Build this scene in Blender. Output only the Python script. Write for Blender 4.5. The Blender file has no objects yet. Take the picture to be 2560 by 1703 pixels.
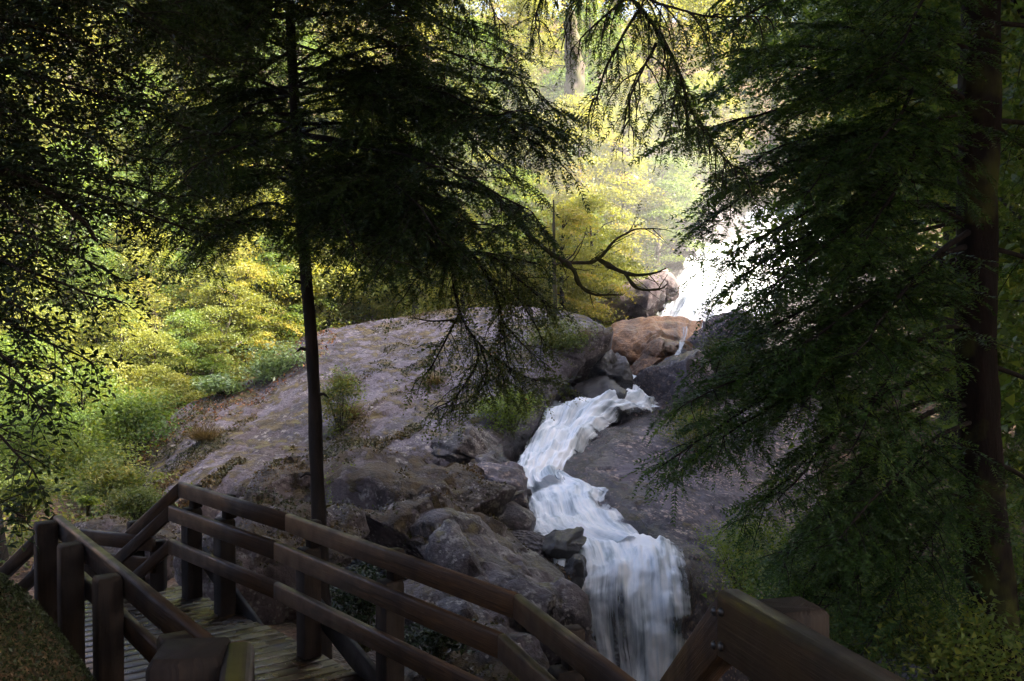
import bpy, bmesh, math, random
import numpy as np
from mathutils import Vector, Matrix

scene = bpy.context.scene
COL = scene.collection
# ------------------------------------------------------------------ camera
EYE = 1.75
F = 2489.0                                   # focal length in photo pixels (2560 wide)
PITCH = math.atan((851.5 - 790.0) / F)       # horizon lies at row 790
cam = bpy.data.cameras.new("camera")
cam.sensor_width = 36.0
cam.lens = 36.0 * F / 2560.0
cam.clip_start = 0.05
cam.clip_end = 2000
camo = bpy.data.objects.new("camera", cam)
camo.location = (0, 0, EYE)
camo.rotation_euler = (math.pi / 2 - PITCH, 0, 0)
COL.objects.link(camo)
scene.camera = camo
# ------------------------------------------------------------------ sky and sun
SUN_AZ, SUN_EL = math.radians(100), math.radians(46)
world = bpy.data.worlds.new("World")
scene.world = world
world.use_nodes = True
wn = world.node_tree
sky = wn.nodes.new("ShaderNodeTexSky")
sky.sky_type = 'NISHITA'
sky.sun_disc = False
sky.sun_elevation = SUN_EL
sky.sun_rotation = SUN_AZ
sky.air_density = 0.55
sky.dust_density = 5.0
sky.ozone_density = 0.6
bg = wn.nodes["Background"]
bg.inputs["Strength"].default_value = 0.135
wn.links.new(sky.outputs[0], bg.inputs["Color"])
S = Vector((math.sin(SUN_AZ) * math.cos(SUN_EL), math.cos(SUN_AZ) * math.cos(SUN_EL), math.sin(SUN_EL)))
sun = bpy.data.lights.new("sun", 'SUN')
sun.energy = 4.5
sun.angle = math.radians(0.5)
sun.color = (1.0, 0.91, 0.77)
suno = bpy.data.objects.new("sun", sun)
suno.rotation_euler = S.to_track_quat('Z', 'Y').to_euler()
suno.location = (30, 20, 60)
COL.objects.link(suno)
scene.view_settings.view_transform = 'Standard'
scene.view_settings.look = 'None'
scene.view_settings.exposure = 3.2
scene.view_settings.gamma = 1.0
scene.view_settings.use_curve_mapping = False
scene.render.engine = 'CYCLES'
scene.cycles.use_denoising = True
scene.cycles.max_bounces = 7
scene.cycles.diffuse_bounces = 3
scene.cycles.transparent_max_bounces = 12
scene.cycles.volume_bounces = 0
scene.cycles.sample_clamp_indirect = 6

# ------------------------------------------------------------------ helpers
rng = np.random.default_rng(7)
CP, SP = math.cos(PITCH), math.sin(PITCH)

def ray(px, py):
    """photo pixel -> world direction with y component 1"""
    a, b = (px - 1280.0) / F, (851.5 - py) / F
    y, z = CP + b * SP, b * CP - SP
    return np.array([a / y, 1.0, z / y])

def P(px, py, d):
    v = ray(px, py) * d
    v[2] += EYE
    return v

def G(px, py, z):
    v = ray(px, py)
    return np.array([0, 0, EYE]) + v * ((z - EYE) / v[2])

_r = np.random.default_rng(3)
_perm = _r.permutation(512)
_perm = np.concatenate([_perm, _perm, _perm])
_grad = _r.normal(size=(512, 3))
_grad /= np.linalg.norm(_grad, axis=1)[:, None]

def noise(p):
    p = np.asarray(p, float)
    i = np.floor(p).astype(int)
    f = p - i
    u = f * f * f * (f * (f * 6 - 15) + 10)
    i &= 511
    out = 0
    for dx in (0, 1):
        for dy in (0, 1):
            for dz in (0, 1):
                h = _perm[_perm[_perm[(i[..., 0] + dx) & 511] + ((i[..., 1] + dy) & 511)] % 512 + ((i[..., 2] + dz) & 511)] % 512
                g = _grad[h]
                dot = g[..., 0] * (f[..., 0] - dx) + g[..., 1] * (f[..., 1] - dy) + g[..., 2] * (f[..., 2] - dz)
                w = (u[..., 0] if dx else 1 - u[..., 0]) * (u[..., 1] if dy else 1 - u[..., 1]) * (u[..., 2] if dz else 1 - u[..., 2])
                out = out + w * dot
    return out

def fbm(p, octaves=5, gain=0.5, ridged=False):
    a, s, out = 1.0, 1.0, 0
    for k in range(octaves):
        n = noise(np.asarray(p) * s + 17.3 * k)
        if ridged:
            n = 0.35 - np.abs(n)
        out = out + a * n
        a *= gain
        s *= 2.03
    return out

def make_mesh(name, verts, faces, uv=None, attr=None, smooth=False):
    """faces: (n,3) or (n,4) int array or list of lists; uv: per vertex; attr: dict name -> per-face or per-vertex floats"""
    me = bpy.data.meshes.new(name)
    verts = np.ascontiguousarray(verts, dtype=np.float32).reshape(-1, 3)
    if isinstance(faces, np.ndarray):
        n, k = faces.shape
        loops = np.ascontiguousarray(faces, dtype=np.int32).ravel()
        starts = np.arange(n, dtype=np.int32) * k
        tot = np.full(n, k, dtype=np.int32)
    else:
        n = len(faces)
        loops = np.array([i for f in faces for i in f], dtype=np.int32)
        tot = np.array([len(f) for f in faces], dtype=np.int32)
        starts = np.concatenate([[0], np.cumsum(tot)[:-1]]).astype(np.int32)
    me.vertices.add(len(verts))
    me.vertices.foreach_set("co", verts.ravel())
    me.loops.add(len(loops))
    me.loops.foreach_set("vertex_index", loops)
    me.polygons.add(n)
    me.polygons.foreach_set("loop_start", starts)
    me.polygons.foreach_set("loop_total", tot)
    me.update(calc_edges=True)
    me.validate()
    if smooth:
        me.polygons.foreach_set("use_smooth", np.ones(len(me.polygons), dtype=bool))
    if uv is not None:
        l = me.uv_layers.new(name="UVMap")
        vi = np.empty(len(me.loops), dtype=np.int32)
        me.loops.foreach_get("vertex_index", vi)
        l.data.foreach_set("uv", np.asarray(uv, dtype=np.float32)[vi].ravel())
    for k, v in (attr or {}).items():
        dom = 'FACE' if len(v) == n and len(v) != len(verts) else 'POINT'
        a = me.attributes.new(k, 'FLOAT', dom)
        a.data.foreach_set("value", np.asarray(v, dtype=np.float32))
    return me

def obj(name, me, m, parent=None, **props):
    if m is not None and not me.materials:
        me.materials.append(m)
    o = bpy.data.objects.new(name, me)
    COL.objects.link(o)
    if parent is not None:
        o.parent = parent
    for k, v in props.items():
        o[k] = v
    return o

def thing(name, label, category, loc, group=None):
    o = bpy.data.objects.new(name, None)
    o.location = loc
    o.empty_display_size = 0.2
    COL.objects.link(o)
    o["label"], o["category"] = label, category
    if group:
        o["group"] = group
    return o

def part(name, verts, faces, m, parent, root=None, uv=None, attr=None, smooth=False, **props):
    """verts in world space; the root Empty sits unrotated at its location"""
    base = (root or parent).location
    v = np.asarray(verts, float).reshape(-1, 3) - np.array(base)
    return obj(name, make_mesh(name, v, faces, uv, attr, smooth), m, parent, **props)

# ------------------------------------------------------------------ materials
def nodes(name):
    m = bpy.data.materials.new(name)
    m.use_nodes = True
    nt = m.node_tree
    b = nt.nodes["Principled BSDF"]
    def N(t, **kw):
        n = nt.nodes.new("ShaderNode" + t)
        for k, v in kw.items():
            if k in n.inputs.keys():
                n.inputs[k].default_value = v
            else:
                setattr(n, k, v)
        return n
    def L(a, c):
        nt.links.new(a, c)
    return m, nt, b, N, L

def ramp(N, L, fac, stops):
    r = N("ValToRGB")
    e = r.color_ramp.elements
    while len(e) < len(stops):
        e.new(0.5)
    for el, (p, c) in zip(e, stops):
        el.position = p
        el.color = (c if len(c) == 4 else (*c, 1)) if not isinstance(c, (int, float)) else (c, c, c, 1)
    if fac is not None:
        L(fac, r.inputs[0])
    return r

def mix(N, L, fac, a, b):
    n = N("MixRGB")
    for sock, v in ((n.inputs[0], fac), (n.inputs[1], a), (n.inputs[2], b)):
        if isinstance(v, (int, float)):
            sock.default_value = v if sock.type == 'VALUE' else (v, v, v, 1)
        elif isinstance(v, tuple):
            sock.default_value = (*v, 1)
        else:
            L(v, sock)
    return n.outputs[0]

def leaf_mat(name, stops, transl=0.45, tcol=1.6, rough=0.45, spec=0.3, objvar=0.5):
    m, nt, b, N, L = nodes(name)
    at = N("Attribute", attribute_name="rnd")
    oi = N("ObjectInfo")
    ma = N("Math", operation='MULTIPLY_ADD')
    L(oi.outputs["Random"], ma.inputs[0])
    ma.inputs[1].default_value = objvar
    ma.inputs[2].default_value = -objvar / 2
    ad = N("Math", operation='ADD', use_clamp=True)
    L(at.outputs["Fac"], ad.inputs[0])
    L(ma.outputs[0], ad.inputs[1])
    r = ramp(N, L, ad.outputs[0], stops)
    L(r.outputs[0], b.inputs["Base Color"])
    b.inputs["Roughness"].default_value = rough
    b.inputs["Specular IOR Level"].default_value = spec
    t = N("BsdfTranslucent")
    bright = N("MixRGB", blend_type='MULTIPLY')
    bright.inputs[0].default_value = 1.0
    L(r.outputs[0], bright.inputs[1])
    bright.inputs[2].default_value = (tcol * 1.1, tcol, tcol * 0.45, 1)
    L(bright.outputs[0], t.inputs["Color"])
    mx = N("MixShader")
    mx.inputs[0].default_value = transl
    L(b.outputs[0], mx.inputs[1])
    L(t.outputs[0], mx.inputs[2])
    L(mx.outputs[0], nt.nodes["Material Output"].inputs["Surface"])
    return m

M = {}
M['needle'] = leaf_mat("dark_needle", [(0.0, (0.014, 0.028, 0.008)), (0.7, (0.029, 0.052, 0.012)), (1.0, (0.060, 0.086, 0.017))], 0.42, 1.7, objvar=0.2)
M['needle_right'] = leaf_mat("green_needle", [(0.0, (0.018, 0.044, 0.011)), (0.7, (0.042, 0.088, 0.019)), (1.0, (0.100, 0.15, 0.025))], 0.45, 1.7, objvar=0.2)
M['small_leaf'] = leaf_mat("small_leaf", [(0.0, (0.035, 0.055, 0.012)), (0.85, (0.075, 0.095, 0.018)), (0.96, (0.10, 0.10, 0.02)), (1.0, (0.42, 0.16, 0.02))], 0.4, 1.6, objvar=0.0)
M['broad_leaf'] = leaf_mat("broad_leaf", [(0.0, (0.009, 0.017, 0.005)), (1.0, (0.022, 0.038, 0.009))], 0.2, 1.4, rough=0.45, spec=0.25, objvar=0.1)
M['beech'] = leaf_mat("beech_leaf", [(0.0, (0.080, 0.112, 0.024)), (0.45, (0.150, 0.170, 0.036)), (0.9, (0.215, 0.215, 0.046)), (1.0, (0.28, 0.22, 0.055))], 0.5, 1.5, objvar=0.40)
M['beech_green'] = leaf_mat("beech_green_leaf", [(0.0, (0.05, 0.095, 0.022)), (0.6, (0.10, 0.15, 0.03)), (1.0, (0.17, 0.19, 0.035))], 0.5, 1.5, objvar=0.5)
M['glossy'] = leaf_mat("glossy_pale_leaf", [(0.0, (0.09, 0.15, 0.05)), (1.0, (0.20, 0.28, 0.10))], 0.3, 1.4, rough=0.3, spec=0.6, objvar=0.1)
M['shrub'] = leaf_mat("shrub_leaf", [(0.0, (0.05, 0.08, 0.018)), (0.7, (0.11, 0.14, 0.025)), (1.0, (0.20, 0.18, 0.03))], 0.4, 1.5, objvar=0.3)
M['bright_shrub'] = leaf_mat("bright_shrub_leaf", [(0.0, (0.085, 0.14, 0.02)), (1.0, (0.20, 0.26, 0.03))], 0.45, 1.5, objvar=0.2)
M['dry'] = leaf_mat("dry_grass", [(0.0, (0.07, 0.052, 0.022)), (1.0, (0.16, 0.11, 0.05))], 0.3, 1.2, objvar=0.2)

def bark_mat(name, c1, c2, scale=14, moss=0.0):
    m, nt, b, N, L = nodes(name)
    tc = N("TexCoord")
    mp = N("Mapping")
    mp.inputs["Scale"].default_value = (1, 1, 0.22)
    L(tc.outputs["Object"], mp.inputs[0])
    n = N("TexNoise", Scale=scale, Detail=8.0, Roughness=0.65)
    L(mp.outputs[0], n.inputs["Vector"])
    r = ramp(N, L, n.outputs[0], [(0.3, c1), (0.7, c2)])
    c = r.outputs[0]
    if moss:
        n2 = N("TexNoise", Scale=3.0, Detail=5.0)
        L(tc.outputs["Object"], n2.inputs["Vector"])
        r2 = ramp(N, L, n2.outputs[0], [(0.60 - moss * 0.2, 0.0), (0.68, 1.0)])
        c = mix(N, L, r2.outputs[0], c, (0.05, 0.055, 0.012))
    L(c, b.inputs["Base Color"])
    b.inputs["Roughness"].default_value = 0.85
    b.inputs["Specular IOR Level"].default_value = 0.15
    bp = N("Bump", Strength=0.9, Distance=0.02)
    L(n.outputs[0], bp.inputs["Height"])
    L(bp.outputs[0], b.inputs["Normal"])
    return m

M['bark'] = bark_mat("dark_bark", (0.010, 0.0075, 0.006), (0.030, 0.022, 0.017))
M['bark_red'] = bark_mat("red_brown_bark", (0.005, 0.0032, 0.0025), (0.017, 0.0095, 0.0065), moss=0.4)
M['bark_grey'] = bark_mat("grey_bark", (0.05, 0.042, 0.036), (0.17, 0.145, 0.125), scale=6)
M['bark_pale'] = bark_mat("pale_deadwood", (0.06, 0.05, 0.042), (0.19, 0.165, 0.14), scale=8)
M['bark_moss'] = bark_mat("mossy_bark", (0.03, 0.024, 0.018), (0.08, 0.06, 0.04), moss=1.0)
M['moss_gold'] = leaf_mat("golden_moss", [(0.0, (0.020, 0.028, 0.006)), (0.5, (0.055, 0.048, 0.010)), (0.8, (0.095, 0.060, 0.014)), (1.0, (0.13, 0.065, 0.022))], 0.15, 1.2, objvar=0.1)
M['litter'] = leaf_mat("leaf_litter", [(0.0, (0.07, 0.028, 0.012)), (0.6, (0.19, 0.075, 0.028)), (1.0, (0.30, 0.13, 0.05))], 0.2, 1.2, objvar=0.0)
M['moss'] = leaf_mat("moss_tuft", [(0.0, (0.010, 0.018, 0.005)), (1.0, (0.032, 0.042, 0.010))], 0.2, 1.2, objvar=0.1)

def rock_mat(name, c1, c2, lichen=0.5, moss=0.4, mosscol=(0.11, 0.075, 0.022), wet=0.0, stain=(0.018, 0.013, 0.012), scale=1.0, light=(0.26, 0.23, 0.20), rot=None):
    m, nt, b, N, L = nodes(name)
    g = N("NewGeometry")
    pos = g.outputs["Position"]
    n1 = N("TexNoise", Scale=0.55 * scale, Detail=6.0, Roughness=0.6)
    L(pos, n1.inputs["Vector"])
    n2 = N("TexNoise", Scale=9.0 * scale, Detail=8.0, Roughness=0.7)
    L(pos, n2.inputs["Vector"])
    sumn = N("Math", operation='MULTIPLY_ADD')
    L(n2.outputs[0], sumn.inputs[0])
    sumn.inputs[1].default_value = 0.9
    L(n1.outputs[0], sumn.inputs[2])
    base = ramp(N, L, sumn.outputs[0], [(0.66, tuple(c * 0.6 for c in c1)), (0.86, tuple((a_ + b_) / 2 for a_, b_ in zip(c1, c2))), (1.12, tuple(c * 1.35 for c in c2))]).outputs[0]
    # dark weeping stains, stretched down the rock
    mp = N("Mapping")
    if rot is None:
        mp.inputs["Scale"].default_value = (1.6, 1.0, 0.35)
        L(pos, mp.inputs[0])
    else:                                    # weeping down the dip of the slab
        vr = N("VectorRotate", rotation_type='Z_AXIS')
        vr.inputs["Angle"].default_value = -rot
        L(pos, vr.inputs["Vector"])
        mp.inputs["Scale"].default_value = (0.16, 1.1, 0.5)
        L(vr.outputs[0], mp.inputs[0])
        n0 = N("TexNoise", Scale=0.9, Detail=5.0, Roughness=0.6, Distortion=0.4)
        L(mp.outputs[0], n0.inputs["Vector"])
        base = mix(N, L, ramp(N, L, n0.outputs[0], [(0.54, 0.0), (0.70, 0.45)]).outputs[0], base, (0.10, 0.055, 0.030))
    n3 = N("TexNoise", Scale=1.1 * scale, Detail=7.0, Roughness=0.65, Distortion=0.6)
    L(mp.outputs[0], n3.inputs["Vector"])
    base = mix(N, L, ramp(N, L, n3.outputs[0], [(0.50, 0.0), (0.66, 0.75)]).outputs[0], base, stain)
    # lichen specks in drifts
    v = N("TexVoronoi", Scale=5.5 * scale)
    v.inputs["Randomness"].default_value = 1.0
    L(pos, v.inputs["Vector"])
    spot = ramp(N, L, v.outputs["Distance"], [(0.30, 1.0), (0.44, 0.0)]).outputs[0]
    n4 = N("TexNoise", Scale=1.6 * scale, Detail=4.0)
    L(pos, n4.inputs["Vector"])
    drift = ramp(N, L, n4.outputs[0], [(0.62 - 0.2 * lichen, 0.0), (0.72 - 0.15 * lichen, 1.0)]).outputs[0]
    mm = N("Math", operation='MULTIPLY')
    L(spot, mm.inputs[0])
    L(drift, mm.inputs[1])
    nl = N("TexNoise", Scale=22.0, Detail=4.0)
    L(pos, nl.inputs["Vector"])
    mm2 = N("Math", operation='MULTIPLY')
    L(mm.outputs[0], mm2.inputs[0])
    L(ramp(N, L, nl.outputs[0], [(0.42, 0.0), (0.55, 1.0)]).outputs[0], mm2.inputs[1])
    base = mix(N, L, mm2.outputs[0], base, light)
    # fine pale crust specks
    v2 = N("TexVoronoi", Scale=15.0 * scale)
    L(pos, v2.inputs["Vector"])
    s2 = ramp(N, L, v2.outputs["Distance"], [(0.26, 1.0), (0.34, 0.0)]).outputs[0]
    n7 = N("TexNoise", Scale=0.9 * scale, Detail=6.0, Roughness=0.7)
    L(pos, n7.inputs["Vector"])
    m7 = N("Math", operation='MULTIPLY')
    L(s2, m7.inputs[0])
    L(ramp(N, L, n7.outputs[0], [(0.60 - 0.12 * lichen, 0.0), (0.66 - 0.10 * lichen, 0.9)]).outputs[0], m7.inputs[1])
    base = mix(N, L, m7.outputs[0], base, light)
    # moss on the flatter places
    sx = N("SeparateXYZ")
    L(g.outputs["Normal"], sx.inputs[0])
    n5 = N("TexNoise", Scale=2.3 * scale, Detail=9.0, Roughness=0.72)
    L(pos, n5.inputs["Vector"])
    up = N("Math", operation='MULTIPLY_ADD')
    L(sx.outputs["Z"], up.inputs[0])
    up.inputs[1].default_value = 0.22
    L(n5.outputs[0], up.inputs[2])
    mo = ramp(N, L, up.outputs[0], [(0.86 - 0.26 * moss, 0.0), (0.92 - 0.26 * moss, 0.9)]).outputs[0]
    n6 = N("TexNoise", Scale=4.0, Detail=5.0)
    L(pos, n6.inputs["Vector"])
    mcol = ramp(N, L, n6.outputs[0], [(0.35, tuple(c * 0.35 for c in mosscol)), (0.55, mosscol), (0.75, (mosscol[0] * 1.1, mosscol[1] * 1.5, mosscol[2]))]).outputs[0]
    base = mix(N, L, mo, base, mcol)
    wa = N("Attribute", attribute_name="wet")
    dark = N("MixRGB", blend_type='MULTIPLY')
    L(wa.outputs["Fac"], dark.inputs[0])
    L(base, dark.inputs[1])
    dark.inputs[2].default_value = (0.38, 0.36, 0.36, 1)
    base = dark.outputs[0]
    L(base, b.inputs["Base Color"])
    rr = ramp(N, L, n3.outputs[0], [(0.4, max(0.18, 0.75 - wet * 0.6)), (0.7, max(0.15, 0.55 - wet * 0.5))])
    rw = mix(N, L, wa.outputs["Fac"], rr.outputs[0], 0.25)
    L(rw, b.inputs["Roughness"])
    b.inputs["Specular IOR Level"].default_value = 0.35 + 0.3 * wet
    bp = N("Bump", Strength=1.0, Distance=0.09)
    ah = N("Math", operation='MULTIPLY_ADD')
    L(mo, ah.inputs[0])
    ah.inputs[1].default_value = 0.35
    L(n2.outputs[0], ah.inputs[2])
    L(ah.outputs[0], bp.inputs["Height"])
    L(bp.outputs[0], b.inputs["Normal"])
    return m

M['slab'] = rock_mat("grey_slab", (0.032, 0.026, 0.031), (0.098, 0.081, 0.094), 0.85, 0.62, rot=-2.12)
M['rock'] = rock_mat("lichen_rock", (0.026, 0.019, 0.018), (0.085, 0.064, 0.062), 1.0, 0.6, wet=0.3)
M['rock_mossy'] = rock_mat("mossy_rock", (0.030, 0.021, 0.019), (0.095, 0.070, 0.065), 1.0, 0.85, mosscol=(0.070, 0.042, 0.011))
M['rock_wet'] = rock_mat("wet_rock", (0.012, 0.010, 0.011), (0.045, 0.036, 0.038), 0.3, 0.1, wet=0.8)
M['rock_orange'] = rock_mat("orange_rock", (0.15, 0.065, 0.024), (0.32, 0.155, 0.06), 0.1, 0.0, wet=0.5, stain=(0.07, 0.035, 0.02))
M['rock_pale'] = rock_mat("pale_rock", (0.085, 0.058, 0.052), (0.19, 0.14, 0.13), 0.3, 0.1, wet=0.2)
M['rock_right'] = rock_mat("speckled_rock", (0.034, 0.027, 0.033), (0.100, 0.083, 0.094), 1.0, 0.35, light=(0.42, 0.31, 0.25))

def ground_mat():
    m, nt, b, N, L = nodes("forest_floor")
    g = N("NewGeometry")
    n = N("TexNoise", Scale=1.2, Detail=9.0, Roughness=0.7)
    L(g.outputs["Position"], n.inputs["Vector"])
    n2 = N("TexVoronoi", Scale=14.0)
    L(g.outputs["Position"], n2.inputs["Vector"])
    c = ramp(N, L, n.outputs[0], [(0.30, (0.030, 0.020, 0.012)), (0.48, (0.10, 0.055, 0.025)), (0.60, (0.075, 0.070, 0.020)), (0.75, (0.15, 0.075, 0.030))]).outputs[0]
    c = mix(N, L, 0.35, c, mix(N, L, n2.outputs["Color"], (0.03, 0.02, 0.012), (0.22, 0.10, 0.045)))
    # bare wet bedrock beside the stream
    at = N("Attribute", attribute_name="wet")
    c = mix(N, L, at.outputs["Fac"], c, ramp(N, L, n.outputs[0], [(0.35, (0.014, 0.011, 0.012)), (0.65, (0.060, 0.048, 0.050))]).outputs[0])
    L(c, b.inputs["Base Color"])
    b.inputs["Roughness"].default_value = 0.8
    bp = N("Bump", Strength=1.0, Distance=0.08)
    L(n2.outputs["Distance"], bp.inputs["Height"])
    L(bp.outputs[0], b.inputs["Normal"])
    return m
M['ground'] = ground_mat()

def wood_mat(name, c1, c2, rough=(0.25, 0.5), spec=0.5):
    m, nt, b, N, L = nodes(name)
    b.inputs["Specular IOR Level"].default_value = spec
    uv = N("UVMap")
    oi = N("ObjectInfo")
    av = N("VectorMath", operation='ADD')
    cx = N("CombineXYZ")
    ml = N("Math", operation='MULTIPLY')
    L(oi.outputs["Random"], ml.inputs[0])
    ml.inputs[1].default_value = 37.0
    L(ml.outputs[0], cx.inputs[0])
    L(ml.outputs[0], cx.inputs[2])
    L(uv.outputs[0], av.inputs[0])
    L(cx.outputs[0], av.inputs[1])
    mp = N("Mapping")
    mp.inputs["Scale"].default_value = (2.2, 75, 1)
    L(av.outputs[0], mp.inputs[0])
    n = N("TexNoise", Scale=1.0, Detail=7.0, Roughness=0.6, Distortion=1.2)
    L(mp.outputs[0], n.inputs["Vector"])
    n2 = N("TexNoise", Scale=5.0, Detail=5.0)
    L(av.outputs[0], n2.inputs["Vector"])
    c = ramp(N, L, n.outputs[0], [(0.3, c1), (0.7, c2)]).outputs[0]
    c = mix(N, L, ramp(N, L, n2.outputs[0], [(0.45, 0.0), (0.7, 0.6)]).outputs[0], c, tuple(x * 0.4 for x in c1))
    hv = N("HueSaturation")
    vr = N("MapRange")
    vr.inputs[3].default_value = 0.75
    vr.inputs[4].default_value = 1.25
    L(oi.outputs["Random"], vr.inputs[0])
    L(vr.outputs[0], hv.inputs["Value"])
    L(c, hv.inputs["Color"])
    L(hv.outputs[0], b.inputs["Base Color"])
    rr = ramp(N, L, n2.outputs[0], [(0.35, rough[0]), (0.65, rough[1])])
    L(rr.outputs[0], b.inputs["Roughness"])
    bp = N("Bump", Strength=0.7, Distance=0.006)
    L(n.outputs[0], bp.inputs["Height"])
    L(bp.outputs[0], b.inputs["Normal"])
    return m
M['deck_wood'] = wood_mat("wet_deck_wood", (0.022, 0.0125, 0.007), (0.055, 0.033, 0.017), (0.14, 0.42))
M['rail_wood'] = wood_mat("rail_wood", (0.013, 0.0068, 0.0034), (0.062, 0.032, 0.0135), (0.38, 0.62), 0.3)
M['post_wood'] = wood_mat("post_wood", (0.006, 0.004, 0.003), (0.022, 0.0135, 0.008), (0.6, 0.85), 0.18)
m_, nt_, b_, N_, L_ = nodes("dark_steel")
b_.inputs["Base Color"].default_value = (0.06, 0.055, 0.05, 1)
b_.inputs["Metallic"].default_value = 0.8
b_.inputs["Roughness"].default_value = 0.45
M['steel'] = m_

def water_mat():
    m, nt, b, N, L = nodes("white_water")
    uv = N("UVMap")
    acc = None
    for (sx_, sy_, wt, ds) in ((16.0, 0.55, 0.42, 0.4), (5.0, 0.5, 0.62, 0.7), (1.5, 0.55, 0.70, 0.9)):
        mp = N("Mapping")
        mp.inputs["Scale"].default_value = (sx_, sy_, 1)
        L(uv.outputs[0], mp.inputs[0])
        n = N("TexNoise", Scale=1.0, Detail=7.0, Roughness=0.62, Distortion=ds)
        L(mp.outputs[0], n.inputs["Vector"])
        a = N("Math", operation='MULTIPLY_ADD')
        L(n.outputs[0], a.inputs[0])
        a.inputs[1].default_value = wt
        if acc is None:
            a.inputs[2].default_value = 0.0
        else:
            L(acc.outputs[0], a.inputs[2])
        acc = a
    a = acc
    c = ramp(N, L, a.outputs[0], [(0.70, (0.33, 0.40, 0.45)), (0.84, (0.76, 0.81, 0.86)), (0.95, (0.97, 0.97, 0.98))]).outputs[0]
    L(c, b.inputs["Base Color"])
    b.inputs["Roughness"].default_value = 0.55
    b.inputs["Specular IOR Level"].default_value = 0.25
    bp = N("Bump", Strength=0.18, Distance=0.05)
    L(a.outputs[0], bp.inputs["Height"])
    L(bp.outputs[0], b.inputs["Normal"])
    th = N("Attribute", attribute_name="thin")
    # where the sheet is thin the streaks part and the rock behind shows
    s = N("Math", operation='SUBTRACT')
    L(a.outputs[0], s.inputs[0])
    L(th.outputs["Fac"], s.inputs[1])
    al = ramp(N, L, s.outputs[0], [(0.06, 0.0), (0.62, 1.0)]).outputs[0]
    t = N("BsdfTransparent")
    tl = N("BsdfTranslucent")
    L(c, tl.inputs["Color"])
    m1 = N("MixShader")
    m1.inputs[0].default_value = 0.3
    L(b.outputs[0], m1.inputs[1])
    L(tl.outputs[0], m1.inputs[2])
    mx = N("MixShader")
    L(al, mx.inputs[0])
    L(t.outputs[0], mx.inputs[1])
    L(m1.outputs[0], mx.inputs[2])
    L(mx.outputs[0], nt.nodes["Material Output"].inputs["Surface"])
    return m
M['water'] = water_mat()

# ------------------------------------------------------------------ rock patches: control grids of (photo x, photo y, distance)
def spline_grid(ctrl, nu, nv):
    """ctrl (R,C,3) -> Catmull-Rom surface (nv,nu,3)"""
    def cr(a, n):
        k = a.shape[0]
        t = np.linspace(0, k - 1, n)
        i = np.minimum(t.astype(int), k - 2)
        f = (t - i).reshape(-1, *([1] * (a.ndim - 1)))
        p0, p1, p2, p3 = a[np.maximum(i - 1, 0)], a[i], a[i + 1], a[np.minimum(i + 2, k - 1)]
        return 0.5 * (2 * p1 + (p2 - p0) * f + (2 * p0 - 5 * p1 + 4 * p2 - p3) * f ** 2 + (3 * p1 - p0 - 3 * p2 + p3) * f ** 3)
    g = cr(ctrl, nv)
    return np.swapaxes(cr(np.swapaxes(g, 0, 1), nu), 0, 1)

def grid_faces(nv, nu):
    i = np.arange(nv * nu).reshape(nv, nu)
    return np.stack([i[:-1, :-1], i[:-1, 1:], i[1:, 1:], i[1:, :-1]], -1).reshape(-1, 4)

def grid_normals(g):
    du = np.gradient(g, axis=1)
    dv = np.gradient(g, axis=0)
    n = np.cross(du, dv)
    return n / (np.linalg.norm(n, axis=2, keepdims=True) + 1e-9)

def facets(p, cell, seed):
    """random tilted plates, one per jittered cell: (offset, distance to the nearest joint)"""
    q = p / cell + 0.55 * np.stack([noise(p * 0.9 / cell + k) for k in (3.1, 8.2, 5.7)], -1)
    i0 = np.floor(q).astype(int)
    d1 = np.full(len(q), 9.0); d2 = np.full(len(q), 9.0); off = np.zeros(len(q))
    for dx in (-1, 0, 1):
        for dy in (-1, 0, 1):
            for dz_ in (-1, 0, 1):
                c = i0 + np.array([dx, dy, dz_])
                h = _perm[_perm[_perm[c[:, 0] & 511] + (c[:, 1] & 511)] % 512 + ((c[:, 2] + seed) & 511)] % 512
                ctr = c + 0.5 + 0.45 * _grad[h]
                v = q - ctr
                d = np.linalg.norm(v, axis=1)
                o_ = (v * _grad[(h * 7 + 3) % 512]).sum(1) + 0.35 * _grad[(h * 13 + 5) % 512][:, 0]
                near = d < d1
                d2 = np.where(near, d1, np.minimum(d2, d))
                off = np.where(near, o_, off)
                d1 = np.where(near, d, d1)
    return off * cell, (d2 - d1) * cell

def rock_relief(p, seed, amp, chunk=1.0):
    shp = p.shape[:-1]
    p = p.reshape(-1, 3)
    q = p + seed * 3.7
    k = 0.35 + 0.65 * min(1.0, chunk)
    d = 0.55 * fbm(q * 0.35, 3) + 0.30 * k * fbm(q * np.array([0.9, 0.9, 1.5]), 5, ridged=True) + 0.15 * k * fbm(q * 3.0, 4, gain=0.6)
    out = amp * d
    for cell, w in ((1.5, 0.16), (0.55, 0.16)):
        o_, e = facets(q @ np.array([[0.8, -0.3, 0.5], [0.4, 0.9, -0.1], [-0.4, 0.3, 0.85]]), cell, int(seed * 10))
        out = out + chunk * amp * 2.2 * w * (o_ - 0.22 * cell * np.exp(-(e / (0.07 * cell)) ** 2))
    return out.reshape(shp)

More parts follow.
